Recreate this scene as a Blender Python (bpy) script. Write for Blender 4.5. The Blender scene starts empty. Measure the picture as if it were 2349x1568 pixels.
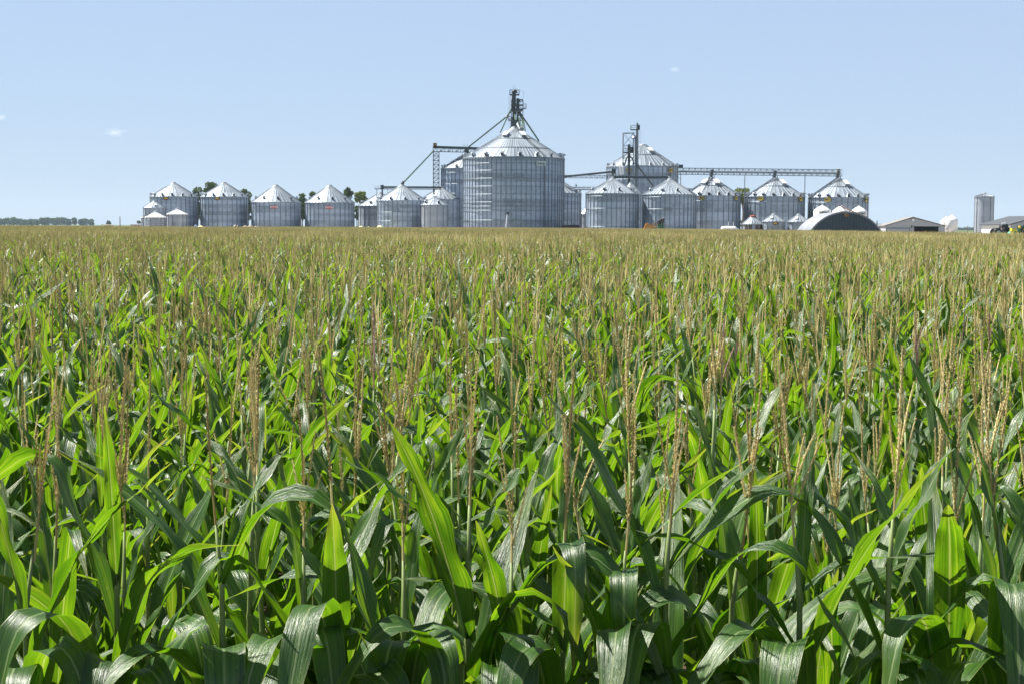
import bpy, math, random
import numpy as np
from mathutils import Vector, Matrix

random.seed(11)
R = random.Random(7)
PI = math.pi
sc = bpy.context.scene
col = sc.collection

# ------------------------------------------------------------------ camera
F = 2348 * 50 / 36.0
CAM = Vector((0, 0, 2.74))
PITCH = math.atan(264.5 / F)
ROLL = math.radians(0.3)
cam_rot = Matrix.Rotation(PI / 2 - PITCH, 3, 'X') @ Matrix.Rotation(ROLL, 3, 'Z')
cd = bpy.data.cameras.new('camera')
cd.lens = 50
cd.sensor_width = 36
cd.clip_end = 40000
cd.clip_start = 0.05
cam = bpy.data.objects.new('camera', cd)
cam.matrix_world = Matrix.Translation(CAM) @ cam_rot.to_4x4()
col.objects.link(cam)
sc.camera = cam


def P(px, py, Y):
    """world point at depth Y for a place measured in the photograph (2348 px wide)"""
    d = cam_rot @ Vector(((px - 1174) / F, -(py - 784) / F, -1))
    return CAM + d * (Y / d.y)


ZG = 1.1            # the farmyard stands a little higher than the field
EDGE = [(-500, 258), (0, 262), (350, 270), (1174, 370), (1700, 345), (2000, 232), (2257, 140), (2348, 120), (2500, 105), (3200, 85)]
EDGE_X = [(px - 1174) / F * d for px, d in EDGE]
EDGE_Y = [d for px, d in EDGE]


def edge_y(x):
    return float(np.interp(x, EDGE_X, EDGE_Y))


# ------------------------------------------------------------------ materials
def mat(name):
    m = bpy.data.materials.new(name)
    m.use_nodes = True
    nt = m.node_tree
    nt.nodes.clear()
    out = nt.nodes.new('ShaderNodeOutputMaterial')
    return m, nt, out


def N(nt, typ, **kw):
    n = nt.nodes.new(typ)
    for k, v in kw.items():
        setattr(n, k, v)
    return n


def L(nt, a, b):
    nt.links.new(a, b)


def math_node(nt, op, a, b=None, c=None):
    n = N(nt, 'ShaderNodeMath', operation=op)
    for i, v in enumerate((a, b, c)):
        if v is None:
            continue
        if isinstance(v, (int, float)):
            n.inputs[i].default_value = v
        else:
            L(nt, v, n.inputs[i])
    return n.outputs[0]


def mixc(nt, fac, a, b, blend='MIX'):
    n = N(nt, 'ShaderNodeMix', data_type='RGBA', blend_type=blend)
    for sock, v in ((n.inputs[0], fac), (n.inputs[6], a), (n.inputs[7], b)):
        if isinstance(v, (int, float)):
            sock.default_value = v
        elif isinstance(v, tuple):
            sock.default_value = (*v, 1) if len(v) == 3 else v
        else:
            L(nt, v, sock)
    return n.outputs[2]


def ramp(nt, fac, stops):
    n = N(nt, 'ShaderNodeValToRGB')
    e = n.color_ramp.elements
    while len(e) < len(stops):
        e.new(0.5)
    for el, (p, c) in zip(e, stops):
        el.position = p
        el.color = (*c, 1)
    L(nt, fac, n.inputs[0])
    return n.outputs[0]


def plain(name, c, rough=0.6, metal=0.0, spec=0.5, var=0.12, scale=3.0, bump=0.0):
    """principled surface with some weathering noise"""
    m, nt, out = mat(name)
    p = N(nt, 'ShaderNodeBsdfPrincipled')
    tc = N(nt, 'ShaderNodeTexCoord')
    nz = N(nt, 'ShaderNodeTexNoise')
    nz.inputs['Scale'].default_value = scale
    nz.inputs['Detail'].default_value = 5
    L(nt, tc.outputs['Object'], nz.inputs['Vector'])
    lo = tuple(x * (1 - var) for x in c)
    hi = tuple(min(1, x * (1 + var)) for x in c)
    L(nt, ramp(nt, nz.outputs[0], [(0.3, lo), (0.7, hi)]), p.inputs['Base Color'])
    p.inputs['Roughness'].default_value = rough
    p.inputs['Metallic'].default_value = metal
    p.inputs['Specular IOR Level'].default_value = spec
    if bump:
        b = N(nt, 'ShaderNodeBump')
        b.inputs['Strength'].default_value = bump
        L(nt, nz.outputs[0], b.inputs['Height'])
        L(nt, b.outputs[0], p.inputs['Normal'])
    L(nt, p.outputs[0], out.inputs[0])
    return m


def galvanized(name, base, rough, var=0.16, metal=0.75):
    """zinc sheet; every panel (whole numbers of the uv map) has its own tone"""
    m, nt, out = mat(name)
    p = N(nt, 'ShaderNodeBsdfPrincipled')
    uv = N(nt, 'ShaderNodeUVMap')
    fl = N(nt, 'ShaderNodeVectorMath', operation='FLOOR')
    L(nt, uv.outputs[0], fl.inputs[0])
    oi = N(nt, 'ShaderNodeObjectInfo')
    ad = N(nt, 'ShaderNodeVectorMath', operation='ADD')
    L(nt, fl.outputs[0], ad.inputs[0])
    L(nt, oi.outputs['Random'], ad.inputs[1])
    wn = N(nt, 'ShaderNodeTexWhiteNoise')
    L(nt, ad.outputs[0], wn.inputs['Vector'])
    # rings (whole courses) differ more than single sheets
    sep = N(nt, 'ShaderNodeSeparateXYZ')
    L(nt, fl.outputs[0], sep.inputs[0])
    wr = N(nt, 'ShaderNodeTexWhiteNoise', noise_dimensions='2D')
    cb = N(nt, 'ShaderNodeCombineXYZ')
    L(nt, sep.outputs[1], cb.inputs[0])
    L(nt, oi.outputs['Random'], cb.inputs[1])
    L(nt, cb.outputs[0], wr.inputs['Vector'])
    tc = N(nt, 'ShaderNodeTexCoord')
    vo = N(nt, 'ShaderNodeTexVoronoi')
    vo.inputs['Scale'].default_value = 2.4
    L(nt, tc.outputs['Object'], vo.inputs['Vector'])
    sp = N(nt, 'ShaderNodeSeparateColor')
    L(nt, vo.outputs['Color'], sp.inputs[0])
    nz = N(nt, 'ShaderNodeTexNoise')
    nz.inputs['Scale'].default_value = 0.35
    nz.inputs['Detail'].default_value = 4
    L(nt, tc.outputs['Object'], nz.inputs['Vector'])
    s = math_node(nt, 'MULTIPLY', math_node(nt, 'SUBTRACT', wn.outputs[0], 0.5), 0.45)
    s = math_node(nt, 'ADD', s, math_node(nt, 'MULTIPLY', math_node(nt, 'SUBTRACT', wr.outputs[0], 0.5), 0.9))
    s = math_node(nt, 'ADD', s, math_node(nt, 'MULTIPLY', math_node(nt, 'SUBTRACT', sp.outputs[0], 0.5), 0.35))
    s = math_node(nt, 'ADD', s, math_node(nt, 'MULTIPLY', math_node(nt, 'SUBTRACT', nz.outputs[0], 0.5), 0.5))
    s = math_node(nt, 'ADD', math_node(nt, 'MULTIPLY', s, var * 2), 1.0)
    mul = N(nt, 'ShaderNodeVectorMath', operation='SCALE')
    mul.inputs[0].default_value = base
    L(nt, s, mul.inputs['Scale'])
    L(nt, mul.outputs[0], p.inputs['Base Color'])
    p.inputs['Metallic'].default_value = metal
    L(nt, math_node(nt, 'ADD', math_node(nt, 'MULTIPLY', wn.outputs[0], 0.12), rough - 0.06), p.inputs['Roughness'])
    L(nt, p.outputs[0], out.inputs[0])
    return m


def corn_leaf_material(name, dry=False):
    m, nt, out = mat(name)
    uv = N(nt, 'ShaderNodeUVMap')
    sep = N(nt, 'ShaderNodeSeparateXYZ')
    L(nt, uv.outputs[0], sep.inputs[0])
    u, v = sep.outputs[0], sep.outputs[1]
    at = N(nt, 'ShaderNodeAttribute', attribute_name='rnd')
    oi = N(nt, 'ShaderNodeObjectInfo')
    rnd = math_node(nt, 'FRACT', math_node(nt, 'ADD', at.outputs['Fac'], oi.outputs['Random']))
    # veins: noise stretched along the blade
    cb = N(nt, 'ShaderNodeCombineXYZ')
    L(nt, math_node(nt, 'MULTIPLY', u, 14), cb.inputs[0])
    L(nt, math_node(nt, 'MULTIPLY', v, 1.6), cb.inputs[1])
    L(nt, math_node(nt, 'MULTIPLY', rnd, 57), cb.inputs[2])
    nz = N(nt, 'ShaderNodeTexNoise')
    nz.inputs['Scale'].default_value = 1.0
    nz.inputs['Detail'].default_value = 6
    nz.inputs['Roughness'].default_value = 0.6
    L(nt, cb.outputs[0], nz.inputs['Vector'])
    cb2 = N(nt, 'ShaderNodeCombineXYZ')
    L(nt, math_node(nt, 'MULTIPLY', u, 2.2), cb2.inputs[0])
    L(nt, math_node(nt, 'MULTIPLY', v, 5), cb2.inputs[1])
    L(nt, math_node(nt, 'MULTIPLY', rnd, 31), cb2.inputs[2])
    nb = N(nt, 'ShaderNodeTexNoise')
    nb.inputs['Scale'].default_value = 1.3
    nb.inputs['Detail'].default_value = 3
    L(nt, cb2.outputs[0], nb.inputs['Vector'])
    mid = math_node(nt, 'ABSOLUTE', math_node(nt, 'SUBTRACT', u, 0.5))
    midm = math_node(nt, 'SUBTRACT', 1.0, math_node(nt, 'SMOOTH_MIN', math_node(nt, 'DIVIDE', mid, 0.05), 1.0, 0.3))
    midm = math_node(nt, 'MAXIMUM', midm, 0.0)
    edge = math_node(nt, 'GREATER_THAN', mid, 0.482)
    # small pale flecks
    vo = N(nt, 'ShaderNodeTexVoronoi')
    cb3 = N(nt, 'ShaderNodeCombineXYZ')
    L(nt, math_node(nt, 'MULTIPLY', u, 9), cb3.inputs[0])
    L(nt, math_node(nt, 'MULTIPLY', v, 42), cb3.inputs[1])
    L(nt, math_node(nt, 'MULTIPLY', rnd, 91), cb3.inputs[2])
    L(nt, cb3.outputs[0], vo.inputs['Vector'])
    vo.inputs['Scale'].default_value = 0.5
    fleck = math_node(nt, 'LESS_THAN', vo.outputs['Distance'], 0.085)
    stripe = math_node(nt, 'ADD', math_node(nt, 'MULTIPLY', nz.outputs[0], 0.6), math_node(nt, 'MULTIPLY', nb.outputs[0], 0.4))
    base = ramp(nt, stripe, [(0.37, (0.013, 0.050, 0.004)), (0.5, (0.034, 0.102, 0.008)), (0.63, (0.095, 0.20, 0.022))])
    tint = mixc(nt, math_node(nt, 'MULTIPLY', rnd, 0.5), base, (0.036, 0.095, 0.020), 'MIX')
    base = mixc(nt, math_node(nt, 'MULTIPLY', midm, 0.9), tint, (0.26, 0.34, 0.16))
    base = mixc(nt, math_node(nt, 'MULTIPLY', edge, 0.5), base, (0.25, 0.27, 0.09))
    base = mixc(nt, math_node(nt, 'MULTIPLY', fleck, 0.45), base, (0.30, 0.30, 0.12))
    tr = ramp(nt, stripe, [(0.37, (0.036, 0.135, 0.002)), (0.5, (0.105, 0.255, 0.004)), (0.63, (0.29, 0.44, 0.012))])
    tr = mixc(nt, math_node(nt, 'MULTIPLY', rnd, 0.5), tr, (0.17, 0.32, 0.008))
    tr = mixc(nt, math_node(nt, 'MULTIPLY', midm, 0.8), tr, (0.42, 0.45, 0.12))
    tr = mixc(nt, math_node(nt, 'MULTIPLY', fleck, 0.4), tr, (0.55, 0.52, 0.12))
    ta = N(nt, 'ShaderNodeAttribute', attribute_name='tip')
    brn = math_node(nt, 'ADD', ta.outputs['Fac'], math_node(nt, 'MULTIPLY', math_node(nt, 'SUBTRACT', nb.outputs[0], 0.5), 0.35))
    brn = math_node(nt, 'ADD', brn, math_node(nt, 'MULTIPLY', rnd, 0.10))
    brn = math_node(nt, 'ADD', brn, math_node(nt, 'MULTIPLY', math_node(nt, 'POWER', math_node(nt, 'MULTIPLY', mid, 2.0), 6.0), 0.08))
    yel = N(nt, 'ShaderNodeMapRange'); L(nt, brn, yel.inputs[0]); yel.inputs[1].default_value = 0.80; yel.inputs[2].default_value = 1.15
    dr_ = N(nt, 'ShaderNodeMapRange'); L(nt, brn, dr_.inputs[0]); dr_.inputs[1].default_value = 1.06; dr_.inputs[2].default_value = 1.13
    base = mixc(nt, math_node(nt, 'MULTIPLY', yel.outputs[0], 0.6), base, (0.16, 0.20, 0.035))
    base = mixc(nt, math_node(nt, 'MULTIPLY', dr_.outputs[0], 0.85), base, (0.33, 0.24, 0.11))
    tr = mixc(nt, math_node(nt, 'MULTIPLY', yel.outputs[0], 0.6), tr, (0.50, 0.50, 0.04))
    tr = mixc(nt, math_node(nt, 'MULTIPLY', dr_.outputs[0], 0.85), tr, (0.38, 0.24, 0.08))
    if dry:
        base = mixc(nt, 0.92, base, (0.42, 0.29, 0.16))
        tr = mixc(nt, 0.92, tr, (0.36, 0.22, 0.09))
    bmp = N(nt, 'ShaderNodeBump')
    bmp.inputs['Strength'].default_value = 0.55
    bmp.inputs['Distance'].default_value = 0.010
    L(nt, nz.outputs[0], bmp.inputs['Height'])
    p = N(nt, 'ShaderNodeBsdfPrincipled')
    L(nt, base, p.inputs['Base Color'])
    p.inputs['Roughness'].default_value = 0.35
    p.inputs['Specular IOR Level'].default_value = 0.9
    L(nt, bmp.outputs[0], p.inputs['Normal'])
    t = N(nt, 'ShaderNodeBsdfTranslucent')
    L(nt, tr, t.inputs['Color'])
    mx = N(nt, 'ShaderNodeMixShader')
    mx.inputs[0].default_value = 0.46
    L(nt, p.outputs[0], mx.inputs[1])
    L(nt, t.outputs[0], mx.inputs[2])
    L(nt, mx.outputs[0], out.inputs[0])
    return m


def tassel_material(name, lo, hi):
    m, nt, out = mat(name)
    at = N(nt, 'ShaderNodeAttribute', attribute_name='rnd')
    oi = N(nt, 'ShaderNodeObjectInfo')
    rnd = math_node(nt, 'FRACT', math_node(nt, 'ADD', at.outputs['Fac'], oi.outputs['Random']))
    c = ramp(nt, rnd, [(0.0, lo), (0.6, tuple((a + b) / 2 for a, b in zip(lo, hi))), (1.0, hi)])
    p = N(nt, 'ShaderNodeBsdfPrincipled')
    L(nt, c, p.inputs['Base Color'])
    p.inputs['Roughness'].default_value = 0.7
    p.inputs['Specular IOR Level'].default_value = 0.3
    t = N(nt, 'ShaderNodeBsdfTranslucent')
    L(nt, c, t.inputs['Color'])
    mx = N(nt, 'ShaderNodeMixShader')
    mx.inputs[0].default_value = 0.30
    L(nt, p.outputs[0], mx.inputs[1])
    L(nt, t.outputs[0], mx.inputs[2])
    L(nt, mx.outputs[0], out.inputs[0])
    return m


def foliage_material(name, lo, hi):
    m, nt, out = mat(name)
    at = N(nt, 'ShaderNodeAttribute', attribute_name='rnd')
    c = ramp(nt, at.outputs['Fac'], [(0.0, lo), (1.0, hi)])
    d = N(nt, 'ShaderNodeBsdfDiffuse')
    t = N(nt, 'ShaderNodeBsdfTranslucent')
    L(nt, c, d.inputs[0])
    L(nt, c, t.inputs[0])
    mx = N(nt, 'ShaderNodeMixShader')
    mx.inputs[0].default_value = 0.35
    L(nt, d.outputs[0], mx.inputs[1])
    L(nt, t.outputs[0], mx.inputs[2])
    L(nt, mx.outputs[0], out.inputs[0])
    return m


M = {}
M['wall'] = galvanized('galvanized wall sheets', (0.30, 0.362, 0.455), 0.44, 0.26, 0.35)
M['wall_old'] = galvanized('weathered wall sheets', (0.27, 0.31, 0.36), 0.56, 0.28, 0.4)
M['stiff'] = plain('galvanized stiffener', (0.17, 0.20, 0.235), 0.5, 0.5)  # more weathered than the sheets, with dark corner reflections put into the colour
M['roof'] = galvanized('galvanized roof sheets', (0.27, 0.315, 0.37), 0.42, 0.16, 0.6)
M['rib'] = plain('roof rib steel', (0.25, 0.285, 0.32), 0.5, 0.5)
M['steel'] = plain('galvanized steel framing', (0.19, 0.225, 0.25), 0.5, 0.5)
M['ring'] = plain('wind ring steel', (0.20, 0.23, 0.26), 0.5, 0.6)
M['steel_dark'] = plain('weathered dark steel', (0.05, 0.062, 0.072), 0.55, 0.4)
M['steel_light'] = plain('bright galvanized steel', (0.42, 0.45, 0.49), 0.45, 0.5)
M['green_pipe'] = plain('green painted pipe', (0.035, 0.085, 0.05), 0.5)
M['white'] = plain('white paint', (0.80, 0.80, 0.79), 0.45, var=0.04)
M['yellow_sign'] = plain('yellow sign enamel', (0.74, 0.56, 0.06), 0.45)
M['brown_sign'] = plain('brown sign enamel', (0.22, 0.13, 0.04), 0.5)
M['red_sign'] = plain('red sign enamel', (0.50, 0.05, 0.06), 0.5)
M['black'] = plain('black paint', (0.018, 0.018, 0.02), 0.5)
M['ink'] = plain('dark lettering', (0.03, 0.028, 0.02), 0.6)
M['ink_green'] = plain('green lettering', (0.02, 0.07, 0.045), 0.6)
M['ink_white'] = plain('white lettering', (0.8, 0.8, 0.8), 0.6)
M['sign_pale'] = plain('pale sign enamel', (0.55, 0.62, 0.62), 0.5)
M['orange'] = plain('orange machine paint', (0.52, 0.22, 0.03), 0.5)
M['yellow'] = plain('yellow machine paint', (0.66, 0.50, 0.05), 0.45)
M['green'] = plain('green machine paint', (0.02, 0.115, 0.035), 0.45)
M['teal'] = plain('teal tank paint', (0.03, 0.36, 0.28), 0.45)
M['rust'] = plain('rusty red steel', (0.23, 0.065, 0.045), 0.75, var=0.3)
M['brown'] = plain('brown steel', (0.07, 0.028, 0.018), 0.7, var=0.3)
M['tarp'] = plain('pale yellow tarpaulin', (0.78, 0.72, 0.36), 0.55, var=0.08, scale=1.2, bump=0.3)
M['rubble'] = plain('grey rubble', (0.24, 0.22, 0.20), 0.9, var=0.45, scale=2.5, bump=0.7)
M['blue_tarp'] = plain('blue tarpaulin', (0.10, 0.17, 0.34), 0.6, var=0.4, scale=1.0)
M['shed'] = plain('pale grey steel siding', (0.38, 0.395, 0.42), 0.55, 0.0, var=0.05)
M['shed_roof'] = plain('brown grey steel roof', (0.20, 0.185, 0.175), 0.6, 0.1, var=0.1)
M['barn_roof'] = plain('slate grey steel roof', (0.045, 0.052, 0.062), 0.7, 0.0, var=0.08)
M['inside_shade'] = plain('painted shed interior shade', (0.004, 0.004, 0.005), 1.0, spec=0.0)  # near-black colour holds the shade inside the shed
M['quonset'] = galvanized('quonset arch sheets', (0.21, 0.225, 0.26), 0.6, 0.08, 0.3)
M['quonset_end'] = plain('quonset end sheets', (0.028, 0.045, 0.066), 0.55, 0.3, var=0.15, scale=0.8)
M['quonset_rib'] = plain('quonset end ribs', (0.045, 0.068, 0.095), 0.5, 0.3)
M['silo'] = galvanized('silo sheets', (0.36, 0.39, 0.44), 0.46, 0.1, 0.5)
M['wood'] = plain('weathered pole wood', (0.16, 0.12, 0.09), 0.9, var=0.25)
M['bark'] = plain('tree bark', (0.11, 0.09, 0.07), 0.9, var=0.3)
M['tan'] = plain('tan sheet roof', (0.42, 0.33, 0.22), 0.7)
M['rubber'] = plain('black rubber', (0.02, 0.02, 0.02), 0.8)
M['glass'] = plain('dark cab glass', (0.03, 0.04, 0.045), 0.12, spec=0.7)
M['leaf'] = corn_leaf_material('corn leaf')
M['dry_leaf'] = corn_leaf_material('dried corn leaf', True)
M['stalk'] = plain('corn stalk', (0.17, 0.23, 0.07), 0.5, var=0.25, scale=8)
M['tassel'] = tassel_material('tan corn tassel', (0.43, 0.335, 0.12), (0.93, 0.82, 0.45))
M['pink_tassel'] = tassel_material('pink corn tassel', (0.38, 0.22, 0.20), (0.60, 0.40, 0.36))
M['tree_leaf'] = foliage_material('elm foliage', (0.03, 0.055, 0.015), (0.10, 0.145, 0.04))
M['tree_leaf_light'] = foliage_material('light cottonwood foliage', (0.07, 0.11, 0.015), (0.19, 0.23, 0.05))


# ------------------------------------------------------------------ mesh builder
class G:
    def __init__(s):
        s.v, s.f, s.uv, s.r, s.m, s.sm, s.t = [], [], [], [], [], [], []
        s.mi = 0
        s.rnd = 0.0
        s.tip = 0.0
        s.smooth = False

    def vert(s, p, uv=(0.5, 0.5)):
        s.v.append((p[0], p[1], p[2]))
        s.uv.append(uv)
        s.r.append(s.rnd)
        s.t.append(s.tip)
        return len(s.v) - 1

    def face(s, *ids):
        s.f.append(ids)
        s.m.append(s.mi)
        s.sm.append(s.smooth)

    def poly(s, pts):
        s.face(*[s.vert(p) for p in pts])

    def box(s, c, d, rot=None):
        c = Vector(c)
        hx, hy, hz = d[0] / 2, d[1] / 2, d[2] / 2
        ids = []
        for z in (-hz, hz):
            for x, y in ((-hx, -hy), (hx, -hy), (hx, hy), (-hx, hy)):
                p = Vector((x, y, z))
                if rot is not None:
                    p = rot @ p
                ids.append(s.vert(c + p))
        a = ids
        s.face(a[3], a[2], a[1], a[0]); s.face(a[4], a[5], a[6], a[7])
        for i in range(4):
            j = (i + 1) % 4
            s.face(a[i], a[j], a[4 + j], a[4 + i])

    def tube(s, pts, rad, n=6, cap=True):
        """tube along points, radius per point"""
        pts = [Vector(p) for p in pts]
        if not hasattr(rad, '__len__'):
            rad = [rad] * len(pts)
        rings = []
        prev = None
        for i, p in enumerate(pts):
            t = (pts[min(i + 1, len(pts) - 1)] - pts[max(i - 1, 0)])
            if t.length < 1e-9:
                t = Vector((0, 0, 1))
            t.normalize()
            if prev is None:
                a = t.orthogonal().normalized()
            else:
                a = (prev - t * prev.dot(t))
                a = a.normalized() if a.length > 1e-6 else t.orthogonal().normalized()
            prev = a
            b = t.cross(a)
            rings.append([s.vert(p + (a * math.cos(2 * PI * k / n) + b * math.sin(2 * PI * k / n)) * rad[i], (k / n, i)) for k in range(n)])
        for r0, r1 in zip(rings, rings[1:]):
            for k in range(n):
                j = (k + 1) % n
                s.face(r0[k], r0[j], r1[j], r1[k])
        if cap:
            s.face(*reversed(rings[0])); s.face(*rings[-1])

    def bar(s, a, b, r):
        s.tube([a, b], r, 4)

    def build(s, name, mats, parent=None, link=True):
        me = bpy.data.meshes.new(name)
        me.from_pydata(s.v, [], s.f)
        for m in (mats if isinstance(mats, (list, tuple)) else [mats]):
            me.materials.append(m)
        me.polygons.foreach_set('material_index', s.m)
        me.polygons.foreach_set('use_smooth', s.sm)
        lv = np.empty(len(me.loops), dtype=np.int32)
        me.loops.foreach_get('vertex_index', lv)
        me.uv_layers.new(name='UVMap').data.foreach_set('uv', np.array(s.uv, dtype=np.float32)[lv].ravel())
        me.attributes.new('rnd', 'FLOAT', 'POINT').data.foreach_set('value', np.array(s.r, dtype=np.float32))
        if max(s.t) > 0:
            me.attributes.new('tip', 'FLOAT', 'POINT').data.foreach_set('value', np.array(s.t, dtype=np.float32))
        me.update()
        o = bpy.data.objects.new(name, me)
        if link:
            col.objects.link(o)
        if parent is not None:
            o.parent = parent
        return o


def thing(name, label, cat, loc, group=None):
    o = bpy.data.objects.new(name, None)
    o.empty_display_size = 0.3
    o.location = loc
    o['label'] = label
    o['category'] = cat
    if group:
        o['group'] = group
    col.objects.link(o)
    return o


def tag(o, label, cat, group=None, kind=None):
    o['label'] = label
    o['category'] = cat
    if group:
        o['group'] = group
    if kind:
        o['kind'] = kind
    return o


# ------------------------------------------------------------------ sky and sun
SUN_EL, SUN_AZ = math.radians(57), math.atan2(0.44, -0.89)      # left of and a little behind the bins
sd = Vector((math.cos(SUN_EL) * math.cos(SUN_AZ), math.cos(SUN_EL) * math.sin(SUN_AZ), math.sin(SUN_EL)))
ld = bpy.data.lights.new('sun', 'SUN')
ld.energy = 5.0
ld.angle = math.radians(0.5)
ld.color = (1.0, 0.95, 0.87)
sun = bpy.data.objects.new('sun', ld)
sun.rotation_euler = sd.to_track_quat('Z', 'Y').to_euler()
sun.location = (0, 0, 200)
col.objects.link(sun)
w = bpy.data.worlds.new('World')
sc.world = w
w.use_nodes = True
nt = w.node_tree
nt.nodes.clear()
sky = N(nt, 'ShaderNodeTexSky', sky_type='NISHITA')
sky.sun_disc = False
sky.sun_elevation = SUN_EL
sky.sun_rotation = PI / 2 - SUN_AZ
sky.altitude = 300
sky.air_density = 1.0
sky.dust_density = 0.2
sky.ozone_density = 2.5
bg = N(nt, 'ShaderNodeBackground')
bg.inputs[1].default_value = 0.053
scl_ = N(nt, 'ShaderNodeVectorMath', operation='SCALE')
scl_.inputs['Scale'].default_value = 0.18
L(nt, sky.outputs[0], scl_.inputs[0])
add_ = N(nt, 'ShaderNodeVectorMath', operation='ADD')         # even pale blue of a hazy summer sky
add_.inputs[1].default_value = (0, 0, 0)
wtc = N(nt, 'ShaderNodeTexCoord')
wsx = N(nt, 'ShaderNodeSeparateXYZ')
L(nt, wtc.outputs['Generated'], wsx.inputs[0])
wmr = N(nt, 'ShaderNodeMapRange', interpolation_type='SMOOTHSTEP')   # the haze light fades towards the zenith
L(nt, wsx.outputs[2], wmr.inputs[0])
wmr.inputs[1].default_value = 0.16
wmr.inputs[2].default_value = 0.75
wmr.inputs[3].default_value = 1.0
wmr.inputs[4].default_value = 0.30
hz_ = N(nt, 'ShaderNodeVectorMath', operation='SCALE')
hz_.inputs[0].default_value = (0.178 / 0.06, 0.229 / 0.06, 0.312 / 0.06)
L(nt, wmr.outputs[0], hz_.inputs['Scale'])
L(nt, hz_.outputs[0], add_.inputs[1])
L(nt, scl_.outputs[0], add_.inputs[0])
L(nt, add_.outputs[0], bg.inputs[0])
wo = N(nt, 'ShaderNodeOutputWorld')
L(nt, bg.outputs[0], wo.inputs[0])
sc.view_settings.view_transform = 'Standard'
sc.view_settings.look = 'None'
sc.view_settings.exposure = 1.38
sc.view_settings.gamma = 1.0

# ------------------------------------------------------------------ ground
def yard_h(x, y):
    if x < -150 or x > 215:
        fx = 0.0
    else:
        fx = min(1, (x + 150) / 12, (215 - x) / 12)
    y0 = max(edge_y(x), 285) + 2
    fy = min(1, max(0, (y - y0) / 9)) * min(1, max(0, (620 - y) / 20))
    f = fx * fy
    return ZG * f * f * (3 - 2 * f)


g = G()
g.smooth = True
xs = [-4600, -2500, -1000, -500, -300, -200] + list(range(-170, 241, 5)) + [280, 400, 700, 1500, 2500, 4600]
ys = [-350, -150, -60] + list(range(0, 280, 20)) + list(range(280, 421, 3)) + list(range(425, 641, 6)) + [700, 1000, 2000, 3000, 4600]
ids = [[g.vert((x, y, yard_h(x, y)), (x, y)) for x in xs] for y in ys]
for j in range(len(ys) - 1):
    for i in range(len(xs) - 1):
        g.face(ids[j][i], ids[j][i + 1], ids[j + 1][i + 1], ids[j + 1][i])
m, nt, out = mat('soil and yard ground')
p = N(nt, 'ShaderNodeBsdfPrincipled')
tc = N(nt, 'ShaderNodeTexCoord')
n1 = N(nt, 'ShaderNodeTexNoise'); n1.inputs['Scale'].default_value = 1.7; n1.inputs['Detail'].default_value = 8
n2 = N(nt, 'ShaderNodeTexNoise'); n2.inputs['Scale'].default_value = 0.03; n2.inputs['Detail'].default_value = 4
L(nt, tc.outputs['Object'], n1.inputs['Vector']); L(nt, tc.outputs['Object'], n2.inputs['Vector'])
sx = N(nt, 'ShaderNodeSeparateXYZ'); L(nt, tc.outputs['Object'], sx.inputs[0])
soil = ramp(nt, n1.outputs[0], [(0.3, (0.035, 0.025, 0.017)), (0.7, (0.095, 0.07, 0.045))])
grav = ramp(nt, n1.outputs[0], [(0.3, (0.20, 0.18, 0.15)), (0.7, (0.36, 0.33, 0.28))])
gras = ramp(nt, n2.outputs[0], [(0.35, (0.05, 0.085, 0.025)), (0.65, (0.11, 0.12, 0.045))])
c = mixc(nt, math_node(nt, 'MULTIPLY_ADD', sx.outputs[2], 2.0, -0.6), gras, grav)
far = N(nt, 'ShaderNodeMapRange'); L(nt, sx.outputs[1], far.inputs[0]); far.inputs[1].default_value = 60; far.inputs[2].default_value = 130
c = mixc(nt, far.outputs[0], soil, c)
L(nt, c, p.inputs['Base Color'])
p.inputs['Roughness'].default_value = 1.0
p.inputs['Specular IOR Level'].default_value = 0.1
b = N(nt, 'ShaderNodeBump'); b.inputs['Strength'].default_value = 0.5; L(nt, n1.outputs[0], b.inputs['Height']); L(nt, b.outputs[0], p.inputs['Normal'])
L(nt, p.outputs[0], out.inputs[0])
o = g.build('ground', m)
o['kind'] = 'structure'
o['label'] = 'dark soil of the corn field and gravel of the farmyard'

# ------------------------------------------------------------------ grain bins
def letters(text, size, mtl, parent, origin, right, up, name='lettering', depth=0.02):
    cu = bpy.data.curves.new('text', 'FONT')
    cu.body = text
    cu.size = size
    cu.align_x = 'CENTER'
    cu.align_y = 'CENTER'
    cu.extrude = depth
    cu.offset = size * 0.02
    tmp = bpy.data.objects.new('text', cu)
    col.objects.link(tmp)
    bpy.context.view_layer.update()
    me = bpy.data.meshes.new_from_object(tmp.evaluated_get(bpy.context.evaluated_depsgraph_get()))
    bpy.data.objects.remove(tmp)
    me.materials.clear()
    me.materials.append(mtl)
    o = bpy.data.objects.new(name, me)
    col.objects.link(o)
    n = Vector(right).cross(Vector(up))
    mt = Matrix((Vector(right), Vector(up), n)).transposed().to_4x4()
    mt.translation = origin
    o.parent = parent
    o.matrix_local = mt
    return o


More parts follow.
